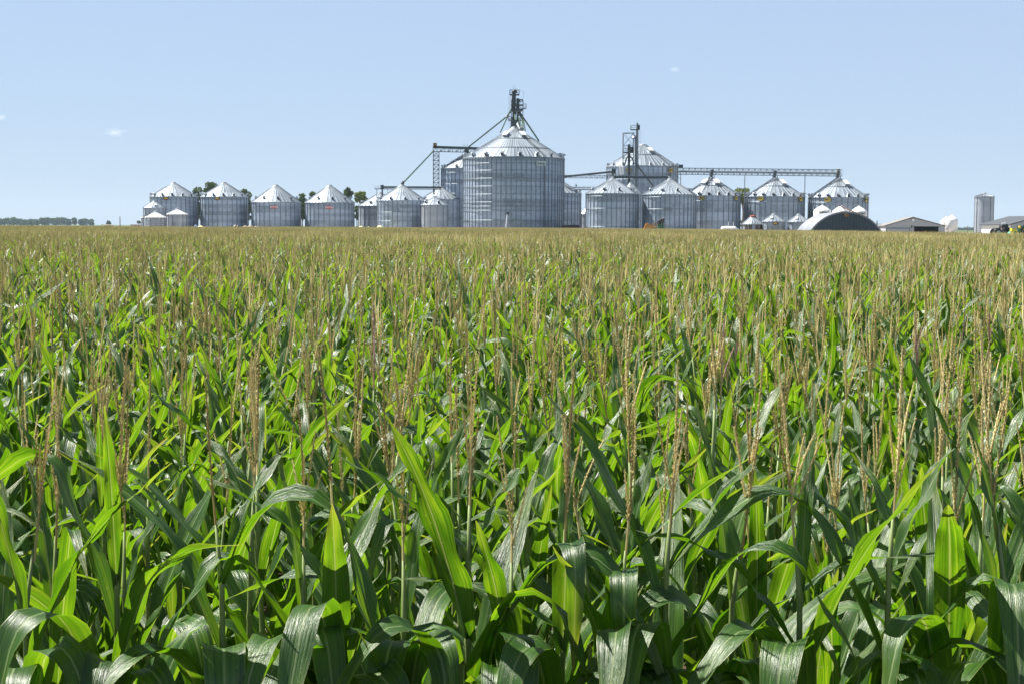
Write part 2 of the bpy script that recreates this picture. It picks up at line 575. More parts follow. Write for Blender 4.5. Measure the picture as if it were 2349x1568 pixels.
def sign_on(root, ang, rad, z, wdt, hgt, kind, text, mtl, ink, rect=False, thick=0.06):
    """sign board hung on a round wall; ang measured from the side that faces the camera"""
    nrm = Vector((math.sin(ang), -math.cos(ang), 0))
    right = Vector((math.cos(ang), math.sin(ang), 0))
    up = Vector((0, 0, 1))
    c = nrm * (rad + 0.32) + up * z
    g = G()
    n = 4 if rect else 28
    fr, bk = [], []
    for k in range(n):
        if rect:
            a, b2 = ((-.5, -.5), (.5, -.5), (.5, .5), (-.5, .5))[k]
            q = right * a * wdt + up * b2 * hgt
        else:
            t = 2 * PI * k / n
            q = right * math.cos(t) * wdt / 2 + up * math.sin(t) * hgt / 2
        fr.append(g.vert(c + q + nrm * thick)); bk.append(g.vert(c + q))
    g.face(*fr); g.face(*reversed(bk))
    for k in range(n):
        j = (k + 1) % n
        g.face(fr[k], bk[k], bk[j], fr[j])
    for s in (-1, 1):
        q = c + right * s * wdt * 0.25
        g.bar(q - nrm * 0.4, q, 0.04)
    if not rect:
        g.mi = 1
        g.tube([c + nrm * thick + right * math.cos(2 * PI * k / 28) * wdt / 2 + up * math.sin(2 * PI * k / 28) * hgt / 2 for k in range(29)], 0.07, 5, cap=False)
    sg = g.build('sign', [mtl, M['ink']], root)
    letters(text, hgt * (0.85 if rect else 0.62), ink, sg, c + nrm * (thick + 0.012), right, up)
    return sg


def grain_bin(label, cx, half, eave, peak, Y, nst=32, rings=(), nvent=12, vrad=0.92, group='corrugated steel grain bins', wall='wall', sheets=None,
              signs=(), cap=0.09, roofbands=(), hatches=(), ladder=None, name='grain_bin', nrib=None, stw=0.17, roof='roof', ringmat='ring', ringr=0.055, upper=1.0, ventsize=0.75, door=None):
    c0 = P(cx, eave, Y)
    rad = half * Y / F
    ez = P(cx, eave, Y - rad * 0.6).z - ZG
    pz = P(cx, peak, Y).z - ZG
    root = thing(name, label, 'grain bin', (c0.x, Y, ZG), group)
    # wall
    g = G()
    g.smooth = True
    nseg = 96
    sheets = sheets or max(8, int(2 * PI * rad / 2.8))
    nring = max(2, round(ez / 1.12))
    zs = [ez * i / nring for i in range(nring + 1)]
    rows = [[g.vert((rad * math.sin(2 * PI * k / nseg), -rad * math.cos(2 * PI * k / nseg), z), (k / nseg * sheets, i)) for k in range(nseg + 1)] for i, z in enumerate(zs)]
    for i in range(nring):
        for k in range(nseg):
            g.face(rows[i][k], rows[i][k + 1], rows[i + 1][k + 1], rows[i + 1][k])
    g.smooth = False
    g.mi = 1
    for k in range(nst):
        a = 2 * PI * (k + 0.5) / nst
        rot = Matrix.Rotation(a, 3, 'Z')
        g.box(rot @ Vector((0, -(rad + 0.055), ez * upper / 2 + ez * (1 - upper) / 2)), (stw, 0.14, ez * upper - 0.06), rot)
    g.mi = 2
    for f in rings:
        g.tube([(math.sin(2 * PI * k / 72) * (rad + 0.17), -math.cos(2 * PI * k / 72) * (rad + 0.17), ez * f) for k in range(73)], ringr, 6, cap=False)
    g.mi = 3
    g.smooth = False
    ring0 = [g.vert((math.sin(2 * PI * k / 48) * (rad + 0.35), -math.cos(2 * PI * k / 48) * (rad + 0.35), 0.22)) for k in range(48)]
    ring1 = [g.vert((math.sin(2 * PI * k / 48) * (rad + 0.35), -math.cos(2 * PI * k / 48) * (rad + 0.35), -0.4)) for k in range(48)]
    g.face(*ring0)
    for k in range(48):
        j = (k + 1) % 48
        g.face(ring1[k], ring1[j], ring0[j], ring0[k])
    g.build('wall', [M[wall], M['stiff'], M[ringmat], M['rubble']], root)
    # roof
    g = G()
    er = rad + 0.22
    cr = max(0.45, rad * cap)
    nrib = nrib or nst
    slope = (pz - ez) / (er - cr)
    def rp(r, a, dz=0.0):
        return Vector((math.sin(a) * r, -math.cos(a) * r, ez + (er - r) * slope + dz))
    g.smooth = False
    rr = [er, er * 0.7 + cr * 0.3, er * 0.42 + cr * 0.58, cr]
    grid = [[g.vert(rp(r, 2 * PI * k / nrib), (k, i)) for k in range(nrib + 1)] for i, r in enumerate(rr)]
    for i in range(3):
        for k in range(nrib):
            g.face(grid[i][k], grid[i][k + 1], grid[i + 1][k + 1], grid[i + 1][k])
    # eave lip
    lip = [g.vert(rp(er, 2 * PI * k / nrib, -0.16), (k, 9)) for k in range(nrib + 1)]
    for k in range(nrib):
        g.face(lip[k], lip[k + 1], grid[0][k + 1], grid[0][k])
    g.mi = 1
    for k in range(nrib):
        a = 2 * PI * k / nrib
        for r1, r2 in ((er, cr),):
            t = Vector((math.cos(a), math.sin(a), 0))
            wv = 0.12
            p1, p2 = rp(r1, a), rp(r2, a)
            h = Vector((0, 0, 0.13))
            A = [g.vert(p1 - t * wv), g.vert(p1 + t * wv), g.vert(p2 + t * wv * 0.6), g.vert(p2 - t * wv * 0.6)]
            B = [g.vert(p1 - t * wv * 0.5 + h), g.vert(p1 + t * wv * 0.5 + h), g.vert(p2 + t * wv * 0.3 + h), g.vert(p2 - t * wv * 0.3 + h)]
            g.face(*B); g.face(A[0], A[1], B[1], B[0]); g.face(A[1], A[2], B[2], B[1]); g.face(A[3], A[0], B[0], B[3])
    for f in roofbands:
        r = er * (1 - f) + cr * f
        g.tube([rp(r, 2 * PI * k / 64, 0.12) for k in range(65)], 0.09, 5, cap=False)
    rf = g.build('roof', [M[roof], M['rib']], root)
    g = G()
    n = 20
    lo = [g.vert(rp(cr * 1.12, 2 * PI * k / n, 0.1)) for k in range(n)]
    mi = [g.vert(rp(cr * 1.0, 2 * PI * k / n, 0.3)) for k in range(n)]
    up = [g.vert(rp(cr * 1.0, 2 * PI * k / n, 0) + Vector((0, 0, 0.25 + cr * 0.25)) - Vector((math.sin(2 * PI * k / n), -math.cos(2 * PI * k / n), 0)) * cr * 0.75) for k in range(n)]
    for a, b2 in ((lo, mi), (mi, up)):
        for k in range(n):
            j = (k + 1) % n
            g.face(a[k], a[j], b2[j], b2[k])
    g.face(*up)
    g.build('roof_cap', M['steel_light'], rf)
    # vents (goosenecks) in the front half of the roof
    base = None
    for k in range(nvent):
        a = 2 * PI * (k + 0.35) / nvent
        if a > PI:
            a -= 2 * PI
        if abs(a) > 1.85:
            continue
        r = er * vrad
        if base is None:
            g = G()
            s = ventsize
            prof = [(-0.35, -0.1), (0.45, -0.1), (0.45, 0.45), (0.15, 0.95), (-0.35, 1.1), (-0.75, 0.95), (-0.9, 0.55), (-0.45, 0.55)]
            lft = [g.vert((-0.38 * s, -q[0] * s * -1, q[1] * s)) for q in prof]
            rgt = [g.vert((0.38 * s, -q[0] * s * -1, q[1] * s)) for q in prof]
            g.face(*lft); g.face(*reversed(rgt))
            for i in range(len(prof)):
                j = (i + 1) % len(prof)
                g.mi = 1 if i in (6, 7) else 0
                g.face(lft[j], lft[i], rgt[i], rgt[j])
            v = base = g.build('roof_vent', [M['steel_light'], M['black']], root)
        else:
            v = base.copy()
            col.objects.link(v)
            v.parent = root
        v.location = rp(r, a, -0.05)
        v.rotation_euler = (0, 0, a)
    for (hx, hf) in hatches:           # hatch boxes: offset angle, fraction up the roof
        r = er * (1 - hf) + cr * hf
        g = G()
        rot = Matrix.Rotation(hx, 3, 'Z') @ Matrix.Rotation(math.atan(slope), 3, 'X')
        hs = min(1.0, rad / 7)
        g.box(rp(r, hx, 0.35 * hs), (1.3 * hs, 1.7 * hs, 0.8 * hs), rot)
        g.mi = 1
        g.box(rp(r, hx, 0.35 * hs) + rot @ Vector((0, 0, 0.46 * hs)), (1.5 * hs, 1.9 * hs, 0.1), rot)
        g.build('roof_hatch', [M['steel_light'], M['white']], root)
    if ladder is not None:
        g = G()
        t = Vector((math.cos(ladder), math.sin(ladder), 0))
        nr = Vector((math.sin(ladder), -math.cos(ladder), 0))
        for s in (-.35, .35):
            g.bar(nr * (rad + 0.4) + t * s + Vector((0, 0, 1.5)), nr * (rad + 0.4) + t * s + Vector((0, 0, ez + 0.6)), 0.05)
            g.bar(rp(er, ladder, 0.3) + t * s, rp(cr, ladder, 0.3) + t * s, 0.05)
        for i in range(int(ez / 0.5)):
            g.bar(nr * (rad + 0.4) - t * .35 + Vector((0, 0, 1.5 + i * .48)), nr * (rad + 0.4) + t * .35 + Vector((0, 0, 1.5 + i * .48)), 0.03)
        for i in range(int((er - cr) / 0.6)):
            q = rp(er - i * 0.6, ladder, 0.3)
            g.bar(q - t * .35, q + t * .35, 0.03)
        g.build('ladder', M['steel_dark'], root)
    for (sx, sy, sw, sh, txt, kind) in signs:
        ang = math.asin(max(-0.97, min(0.97, (sx - cx) / half)))
        z = P(sx, sy, Y - rad * math.cos(ang)).z - ZG
        wd, hg = sw * Y / F, sh * Y / F
        if kind == 'yellow':
            sign_on(root, ang, rad, z, wd, hg, kind, txt, M['yellow_sign'], M['ink'])
        elif kind == 'brown':
            sign_on(root, ang, rad, z, wd, hg, kind, txt, M['brown_sign'], M['yellow_sign'])
        elif kind == 'red':
            sign_on(root, ang, rad, z, wd, hg, kind, txt, M['red_sign'], M['ink_white'], rect=True)
        else:
            sign_on(root, ang, rad, z, wd, hg, kind, txt, M['sign_pale'], M['ink_green'], rect=True)
    if door is not None:
        g = G()
        rot = Matrix.Rotation(door, 3, 'Z')
        g.box(rot @ Vector((0, -(rad + 0.1), 2.0)), (1.3, 0.3, 2.6), rot)
        g.build('door', M['steel_light'], root)
    return root, rad, ez, pz


BR = 'large bins in the left row'
grain_bin('steel grain bin with brown oval sign, behind the three small bins at the far left', 399, 53, 451.5, 421, 432, 30, (), 14, group=BR, signs=[(394, 456, 13, 7, 'MFS', 'brown')], nrib=36)
grain_bin('steel grain bin with brown oval sign, between two groups of leafy trees', 514.5, 53.5, 451.8, 420.7, 432, 30, (), 14, group=BR, signs=[(510, 456, 12, 7, 'MFS', 'brown')], nrib=36)
grain_bin('steel grain bin with red sign, standing behind the grey rubble heap', 633, 55.5, 464.3, 426.5, 430, 28, (), 9, 0.80, group=BR, signs=[(638, 475.5, 15, 6, 'EATON', 'red')], nrib=40)
grain_bin('steel grain bin with red sign between leafy trees, right end of the left row', 756, 55.5, 465, 427, 430, 28, (), 9, 0.80, group=BR, signs=[(762, 476.5, 15, 6, 'EATON', 'red')], nrib=40)
SB = 'small round bins at the far left'
grain_bin('small dark walled bin with grey roof, behind the white roofed bin at the far left', 354, 24.5, 476.8, 462.5, 414, 14, (), 0, group=SB, wall='wall_old', nrib=14, cap=0.1, stw=0.05, hatches=[(0.35, 0.35)])
grain_bin('small low white roofed bin with banded wall, in front of the dark walled bin', 357, 23, 498.5, 487, 400, 12, (0.35, 0.5, 0.66, 0.83), 0, group=SB, nrib=16, roof='white', wall='silo', stw=0.03)
grain_bin('small smooth bin with bright white roof right of the low banded bin', 406.5, 23, 491.5, 480.5, 408, 12, (), 0, group=SB, nrib=16, roof='white', wall='silo', stw=0.04)
grain_bin('pale small bin mostly hidden, sliver showing at the left edge of the dark walled bin', 346, 21, 499, 489, 430, 12, (), 0, group=SB, nrib=16, roof='white', wall='silo', stw=0.03)
CB = 'bins beside the biggest bin'
grain_bin('weathered dark bin half hidden at the left of the bin under the long spout', 872, 50, 472.5, 444, 440, 22, (), 9, 0.8, group=CB, wall='wall_old', nrib=30)
grain_bin('ribbed steel bin whose peak carries the long diagonal green spout', 921.5, 55.5, 460.3, 426, 412, 30, (0.34, 0.62), 10, group=CB, nrib=40)
grain_bin('small smooth steel bin in front, left of the two tall bins', 996, 30, 470.5, 453, 404, 12, (), 5, 0.75, group=CB, nrib=24, wall='silo', stw=0.07)
grain_bin('dark roofed bin whose roof shows above the small smooth steel bin', 1010, 46, 458, 431, 436, 22, (), 0, group=CB, nrib=28)
TB = 'tall grain bins'
grain_bin('tall steel bin half hidden behind the left side of the biggest bin', 1071, 59, 386.5, 352, 442, 36, (0.28, 0.45, 0.6, 0.75, 0.93), 10, group=TB, nrib=44)
grain_bin('biggest grain bin of the farm, with a dark tower above its peak', 1178, 115, 361.5, 294, 402, 64, (0.16, 0.29, 0.345, 0.4, 0.505, 0.61, 0.715, 0.82, 0.915, 0.985), 18, 0.955, group=TB, nrib=84,
          signs=[(1237, 375.5, 24, 10, 'Sukup', 'pale')], cap=0.045, roofbands=(0.62, 0.3), hatches=[(-0.5, 0.72), (0.55, 0.72)], ladder=0.62, ventsize=1.0)
grain_bin('steel bin with shadowed roof half hidden behind the right side of the biggest bin', 1274, 58, 443.5, 410, 428, 34, (0.3, 0.6, 0.9), 9, group=CB, nrib=40)
grain_bin('very small grey bin seen in the gap left of the twin bins', 1346, 16, 491, 476, 442, 10, (), 0, group=CB, nrib=16, wall='wall_old', stw=0.04)
TW = 'twin bins right of the biggest bin'
grain_bin('left one of the two ribbed twin bins beside the orange loader', 1404, 60, 444.3, 412, 386, 34, (0.16, 0.62, 0.93), 9, 0.77, group=TW, nrib=44)
grain_bin('ribbed twin bin standing directly behind the orange loader and green augers', 1535.5, 60, 446.3, 413.5, 386, 34, (0.16, 0.62, 0.93), 9, 0.77, group=TW, nrib=44)
grain_bin('bin whose bright roof peeks out between the two ribbed twin bins', 1446, 28, 446.5, 422, 412, 18, (), 6, group=TW, nrib=24)
grain_bin('tall steel bin with yellow oval signs behind the slim lattice tower', 1473, 81, 381.5, 334, 470, 44, (0.45, 0.62, 0.8, 0.985), 16, 0.95, group=TB, nrib=48,
          signs=[(1437, 390.5, 14, 9.5, 'MFS', 'yellow'), (1529.5, 391.5, 14.5, 10.5, 'MFS', 'yellow')], cap=0.09, roofbands=(0.52,), hatches=[(0.5, 0.7)], ladder=0.75)
RB = 'bins under the long truss conveyor'
kw = dict(cap=0.1, roofbands=(0.57,), ventsize=0.85)
grain_bin('bin with yellow oval signs and blue tinted wall, first under the truss conveyor', 1631, 66, 449.3, 410, 412, 32, (0.86,), 18, 0.94, group=RB, nrib=36, signs=[(1602, 454.5, 14, 9, 'MFS', 'yellow'), (1679, 455, 14, 9.5, 'MFS', 'yellow')], ladder=-0.45, hatches=[(-0.75, 0.7), (0.3, 0.7)], **kw)
grain_bin('bin with yellow oval signs in the middle of the truss conveyor, right of a tree', 1776.5, 67.5, 451.2, 411, 412, 32, (0.86,), 18, 0.94, group=RB, nrib=36, signs=[(1736, 456, 16, 10, 'MFS', 'yellow'), (1824, 457, 14.5, 10.5, 'MFS', 'yellow')], hatches=[(0.55, 0.7)], **kw)
grain_bin('bin with yellow oval signs rising behind the white hopper tanks and quonset hut', 1922, 67, 453.3, 412, 412, 32, (0.86,), 18, 0.94, group=RB, nrib=36, signs=[(1886.5, 458.5, 17, 11, 'MFS', 'yellow'), (1973, 459, 14, 11, 'MFS', 'yellow')], hatches=[(0.45, 0.7)], ladder=-1.35, **kw)
GB = 'small old bins beside the quonset hut'
gr, grad, gez, gpz = grain_bin('small old bin with rusty red cap and dark open panels', 1726, 22.5, 514.5, 497, 352, 10, (), 0, group=GB, nrib=24, wall='wall_old', stw=0.05)
g = G()
g.tube([(0, 0, gpz - 0.25), (0, 0, gpz + 0.12), (0, 0, gpz + 0.35)], [0.85, 0.8, 0.3], 14)
g.box((0.45, -0.2, gpz + 0.42), (0.7, 0.4, 0.22))
g.box((-0.35, -0.2, gpz + 0.35), (0.4, 0.4, 0.18))
cp = g.build('red_cap', M['rust'], gr)
for k, a in enumerate((-0.95, -0.48, 0.2, 0.72)):
    g = G()
    rot = Matrix.Rotation(a, 3, 'Z')
    g.box(rot @ Vector((0, -(grad + 0.06), gez * 0.52)), (0.34, 0.1, gez * 0.98), rot)
    g.box(rot @ Vector((0.45, -(grad + 0.05), gez * 0.62)), (0.3, 0.08, gez * 0.6), rot)
    g.build('open_panel', M['brown'], gr)
grain_bin('small old bin with a brown oval sign, left neighbour of the quonset pair', 1774, 25, 508.5, 493, 350, 12, (), 0, group=GB, nrib=20, wall='wall_old', stw=0.04, signs=[(1773, 513, 11.5, 6.5, 'MFS', 'brown')], hatches=[(-0.45, 0.45)])
grain_bin('small old bin partly hidden by the left flank of the quonset hut', 1831, 23.5, 509.3, 494, 350, 12, (), 0, group=GB, nrib=20, wall='wall_old', stw=0.04, hatches=[(-0.45, 0.45)])

# plain tall silo at the right
grain_bin('tall slim grey silo standing alone at the right end of the farm', 2257.5, 20.5, 451.5, 445.5, 352, 8, (), 0, group=None, nrib=20, wall='silo', stw=0.02, ringmat='silo', ringr=-0.13 + 0.15, name='tall_silo', signs=[(2253, 456, 10, 2.2, 'STAR', 'pale')])


# white hopper tanks
def hopper(label, cx, half, eave, peak, Y, text=None, group='white hopper tanks'):
    rad = half * Y / F
    ez = P(cx, eave, Y).z - ZG
    pz = P(cx, peak, Y).z - ZG
    c0 = P(cx, eave, Y)
    root = thing('hopper_tank', label, 'tank', (c0.x, Y, ZG), group)
    prof = [(0.25, 0.5), (rad, 0.5 + rad * 0.75), (rad, ez - 0.15), (rad * 0.97, ez), (rad * 0.55, ez + (pz - ez) * 0.52), (rad * 0.12, pz - 0.12), (rad * 0.1, pz), (0.02, pz + 0.03)]
    g = G(); g.smooth = True
    n = 40
    rw = [[g.vert((math.sin(2 * PI * k / n) * r, -math.cos(2 * PI * k / n) * r, z)) for k in range(n)] for r, z in prof]
    for a, b2 in zip(rw, rw[1:]):
        for k in range(n):
            j = (k + 1) % n
            g.face(a[k], a[j], b2[j], b2[k])
    o = g.build('tank_shell', M['white'], root)
    for k in range(6):
        a = 2 * PI * (k + .5) / 6
        q = Vector((math.sin(a) * (rad + .06), -math.cos(a) * (rad + .06), 0))
        g = G()
        g.bar(q, q + Vector((0, 0, 0.5 + rad * 0.8)), 0.07)
        g.build('leg', M['white'], root)
    if text:
        z = ez - 0.55
        letters(text, 0.62, M['ink'], root, Vector((0, -(rad + 0.03), z)), Vector((1, 0, 0)), Vector((0, 0, 1)))
    return root


hopper('white hopper tank with dark lettering, leftmost behind the quonset hut', 1885.5, 19.5, 483, 471, 345, 'BulkSeed')
hopper('white hopper tank with an auger on its peak, middle one behind the quonset hut', 1928.5, 19, 484, 472, 345)
hopper('white hopper tank with dark lettering, rightmost behind the quonset hut', 1969.5, 18.5, 485, 473, 345, 'BulkSeed')
hopper('plain white hopper tank in front of its twin, right of the grey shed', 2182.5, 13.5, 504, 493.5, 345)
hopper('plain white hopper tank half hidden between the grey shed and its twin', 2170, 13.5, 507.5, 497, 353)

# auger from the middle tank down to the right
a, b2 = P(1926, 473, 345), P(1965, 489.5, 338)
root = thing('grain_auger', 'long thin brown auger sloping from the middle white tank down behind the quonset', 'auger', (b2.x, b2.y, ZG))
g = G()
off = Vector((b2.x, b2.y, ZG))
d = (b2 - a)
end = b2 + d * 0.55
g.tube([a - off, end - off], 0.17, 8)
g.build('auger_tube', M['brown'], root)
g = G()
g.tube([a - off + Vector((0, 0, .25)), a - off - Vector((0.1, 0, 0.6))], 0.22, 8)
g.build('discharge_spout', M['brown'], root)
g = G()
for s in (-.6, .6):
    g.bar(b2 - off + Vector((0, s, 0)), Vector((0.4, s, 0)), 0.06)
g.build('frame', M['brown'], root)

# ------------------------------------------------------------------ quonset hut
Yq = 300
pl, pr, pa = P(1859, 530, Yq), P(2021, 533, Yq), P(1939, 486.5, Yq)
hw = (pr.x - pl.x) / 2
cxq = (pl.x + pr.x) / 2
vis = pl.z                      # height where the half width hw was measured
top = pa.z
# circle through (-hw, vis) (0, top) (hw, vis)
sg_ = top - vis
rq = (hw * hw + sg_ * sg_) / (2 * sg_)
zc = top - rq
root = thing('quonset_hut', 'long grey quonset hut with curved steel roof and dark ribbed end wall', 'quonset hut', (cxq, Yq, ZG))
amax = math.acos(max(-1, min(1, (ZG - zc) / rq)))
Lq = 26.0
skew = Vector((-3.6 - (cxq) * 0 - 2.2 + 0.0, 0, 0))
adir = (Vector((0.09, 1, 0))).normalized()
g = G(); g.smooth = False
ns, nl = 44, 26
def arc(i, r=rq, n=ns):
    a = -amax + 2 * amax * i / n
    return Vector((math.sin(a) * r, 0, zc - ZG + math.cos(a) * r))
rows = []
for j in range(nl * 2 + 1):
    rr_ = rq + (0.0 if j % 2 else 0.07)
    rows.append([g.vert(arc(i, rr_) + adir * (Lq * j / (nl * 2)), (j / 4, i / 5)) for i in range(ns + 1)])
for j in range(nl * 2):
    for i in range(ns):
        g.face(rows[j][i], rows[j][i + 1], rows[j + 1][i + 1], rows[j + 1][i])
lip = [g.vert(arc(i, rq - 0.25)) for i in range(ns + 1)]
for i in range(ns):
    g.face(rows[0][i], lip[i], lip[i + 1], rows[0][i + 1])
g.build('arched_roof', M['quonset'], root)
g = G()
for s, dd in ((1, 0.25), (-1, Lq - 0.25)):
    pts = [arc(i, rq - 0.05) + adir * dd for i in range(ns + 1)]
    g.face(*[g.vert(q) for q in pts])
g.mi = 1
x = -hw
while x < hw + 3:
    if abs(x) < rq * 0.99:
        zt = zc - ZG + math.sqrt(rq * rq - x * x) - 0.25
        if zt > 0.3:
            g.box(Vector((x, 0.12, zt / 2)) + adir * 0.1 - Vector((0, .0, 0)), (0.1, 0.12, zt))
    x += 0.62
g.build('end_wall', [M['quonset_end'], M['quonset_rib']], root)
g = G()
g.box((0, -0.02, top - ZG - 0.62), (0.95, 0.08, 0.72))
sgn = g.build('sign', M['brown_sign'], root)
letters('K', 0.5, M['rust'], sgn, Vector((0, -0.075, top - ZG - 0.62)), Vector((1, 0, 0)), Vector((0, 0, 1)), 'emblem')

# ------------------------------------------------------------------ grey shed with open doorway
Ys = 330
e0, e1, ap = P(2031, 520, Ys), P(2167, 518.5, Ys), P(2093.6, 500, Ys)
root = thing('machine_shed', 'pale grey machine shed with a dark open doorway right of the quonset hut', 'shed', (ap.x, Ys, ZG))
x0, x1, za, ze = e0.x - ap.x, e1.x - ap.x, ap.z - ZG, (e0.z + e1.z) / 2 - ZG
Ls = 16
sk = Vector((0.155, 1, 0)).normalized()
dl, dr, dt = P(2096, 523, Ys).x - ap.x, P(2152, 523, Ys).x - ap.x, P(2096, 521.8, Ys).z - ZG
g = G()
O = lambda x, z, d=0: Vector((x, 0, z)) + sk * d
# front gable in pieces round the doorway (ends meet, nothing overlaps)
gx = lambda x: za + (ze - za) * (x / x0 if x < 0 else x / x1)
g.poly([O(x0, 0), O(dl, 0), O(dl, gx(dl)), O(0, za), O(x0, ze)] if dl > 0 else [O(x0, 0), O(dl, 0), O(dl, gx(dl)), O(x0, ze)])
g.poly([O(dl, dt), O(dr, dt), O(dr, gx(dr)), O(dl, gx(dl))])
g.poly([O(dr, 0), O(x1, 0), O(x1, ze), O(dr, gx(dr))])
g.poly([O(x0, 0, Ls), O(x0, 0), O(x0, ze), O(x0, ze, Ls)])
g.poly([O(x1, 0), O(x1, 0, Ls), O(x1, ze, Ls), O(x1, ze)])
g.poly([O(x1, 0, Ls), O(x0, 0, Ls), O(x0, ze, Ls), O(0, za, Ls), O(x1, ze, Ls)])
g.build('wall', M['shed'], root)
g = G()
for s, xe in ((-1, x0), (1, x1)):
    q = [O(0, za + 0.08, -0.35), O(xe + s * 0.35, ze - 0.03, -0.35), O(xe + s * 0.35, ze - 0.03, Ls + .35), O(0, za + 0.08, Ls + .35)]
    up = [v + Vector((0, 0, 0.14)) for v in q]
    A = [g.vert(v) for v in q]; B = [g.vert(v) for v in up]
    if s < 0:
        A.reverse(); B.reverse()
    g.face(*A); g.face(*reversed(B))
    for i in range(4):
        j = (i + 1) % 4
        g.face(A[j], A[i], B[i], B[j])
g.build('roof', M['shed_roof'], root)
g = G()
g.box(O((dl + dr) / 2, dt / 2, 3.0), (dr - dl + 1, 0.1, dt + 0.8))  # near-black panel set inside the doorway in place of interior shade
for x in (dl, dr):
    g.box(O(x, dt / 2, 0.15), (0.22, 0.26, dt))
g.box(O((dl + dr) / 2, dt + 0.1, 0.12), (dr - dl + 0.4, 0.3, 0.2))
g.build('shaded_doorway', M['inside_shade'], root)
g = G()
l0, l1, lt = P(2031, 520, Ys).x - ap.x + 0.1, P(2086, 520, Ys).x - ap.x, P(2060, 524.5, Ys).z - ZG
g.box(O((l0 + l1) / 2, lt / 2 - 0.05, -0.06), (l1 - l0 - 0.3, 0.08, lt - 0.1))
g.mi = 1
g.box(O((l0 + l1) / 2, lt + 0.06, -0.08), (l1 - l0, 0.16, 0.14))
for x in (l0, l1):
    g.box(O(x, lt / 2, -0.08), (0.12, 0.16, lt - 0.03))
g.build('sliding_door', [M['shed'], M['steel']], root)
g = G()
g.tube([O(0.0, za - 0.55, -0.1), O(0.0, za - 0.55, -0.35)], 0.3, 12)
g.build('gable_lamp', M['white'], root)
g = G()
g.box(O(-0.25, dt + 0.1, -0.08), (0.25, 0.2, 0.6))
g.build('meter_box', M['steel_dark'], root)

# ------------------------------------------------------------------ barn at the right edge
Yb = 322
c1 = P(2277.5, 517, Yb)           # far corner of the left side wall
c2 = P(2318, 516, Yb - 14)        # near corner
rdg = P(2339, 494.5, Yb + 4)
root = thing('barn', 'white walled barn with dark grey roof at the right edge, behind parked machinery', 'barn', (c2.x, c2.y, ZG))
A0 = Vector((c1.x, c1.y + 8, 0)); B0 = Vector((c2.x, c2.y, 0))
along = (A0 - B0)
across = Vector((15.0, 7.0, 0))
ev = c2.z - ZG
rz = rdg.z - ZG - 0.45
H = Vector((0, 0, 1))
g = G()
z0 = Vector((0, 0, 0))
g.poly([along, z0, H * ev, along + H * ev])
g.build('side_wall', M['white'], root)
g = G()
g.poly([z0, across, across + H * ev, across * 0.5 + H * rz, H * ev])
g.poly([across, across + along, across + along + H * ev, across + H * ev])
g.poly([across + along, along, along + H * ev, along + across * 0.5 + H * rz, along + across + H * ev])
g.build('end_wall', M['shed'], root)
g = G()
an, cn = along.normalized(), across.normalized()
for s, bs in ((-1, z0), (1, across)):
    q = [across * .5 + H * (rz + .06) - an * .5, bs + cn * s * .6 + H * (ev - 0.12) - an * .5, bs + cn * s * .6 + H * (ev - 0.12) + along + an * .5, across * .5 + H * (rz + .06) + along + an * .5]
    A = [g.vert(v) for v in q]; B = [g.vert(v + H * 0.22) for v in q]
    if s < 0:
        A.reverse(); B.reverse()
    g.face(*A); g.face(*reversed(B))
    for i in range(4):
        j = (i + 1) % 4
        g.face(A[j], A[i], B[i], B[j])
g.build('roof', M['barn_roof'], root)

# ------------------------------------------------------------------ towers, conveyors, spouts
def lattice(g, x, y, w, z0, z1, n, r=0.09, d=None):
    d = d or w
    cs = [(x - w / 2, y - d / 2), (x + w / 2, y - d / 2), (x + w / 2, y + d / 2), (x - w / 2, y + d / 2)]
    for cx_, cy_ in cs:
        g.bar((cx_, cy_, z0), (cx_, cy_, z1), r)
    for i in range(n):
        a, b_ = z0 + (z1 - z0) * i / n, z0 + (z1 - z0) * (i + 1) / n
        for k in range(4):
            p0, p1 = cs[k], cs[(k + 1) % 4]
            g.bar((*p0, b_), (*p1, b_), r * .7)
            g.bar((*p0, a), (*p1, b_), r * .55)
            g.bar((*p1, a), (*p0, b_), r * .55)


def deck(g, x0, x1, y0, y1, z, rail=1.1, r=0.06, thick=0.15):
    g.box(((x0 + x1) / 2, (y0 + y1) / 2, z), (x1 - x0, y1 - y0, thick))
    cs = [(x0, y0), (x1, y0), (x1, y1), (x0, y1)]
    for k in range(4):
        a, b_ = cs[k], cs[(k + 1) % 4]
        g.bar((*a, z), (*a, z + rail), r)
        g.bar((*a, z + rail), (*b_, z + rail), r * .7)
        g.bar((*a, z + rail * .5), (*b_, z + rail * .5), r * .6)


# central tower behind the biggest bin
Yt = 419
T = lambda px, py: (lambda q: Vector((q.x, 0, q.z - ZG)))(P(px, py, Yt))
root = thing('elevator_tower', 'tall dark elevator tower rising above the peak of the biggest bin', 'tower', (0, Yt, ZG))
xl, xr = T(1173, 250).x, T(1199, 250).x
g = G()
lattice(g, (xl + xr) / 2, 0, xr - xl, 0, T(1180, 231).z, 15, 0.13, 3.2)
for yy in (242, 253, 277):
    g.box(((xl + xr) / 2, 0, T(1180, yy).z), (xr - xl + .3, 3.0, 0.28))
g.build('lattice_frame', M['steel_dark'], root)
g = G()
tp = T(1178.5, 207)
g.tube([T(1178.5, 450) , T(1178.5, 246)], 0.48, 10)
g.tube([T(1178.3, 246), T(1178.3, 218.5)], 0.62, 10)
g.tube([T(1178.5, 218.5), T(1178.5, 209), tp], [0.55, 0.6, 0.35], 10)
g.build('elevator_leg', M['steel_dark'], root)
g = G()
g.tube([T(1187.2, 256), T(1187.2, 236), T(1187.2, 226)], [0.5, 0.42, 0.38], 10)
g.tube([T(1187.2, 350), T(1187.2, 264)], 0.35, 8)
g.build('short_leg', M['steel_dark'], root)
g = G()
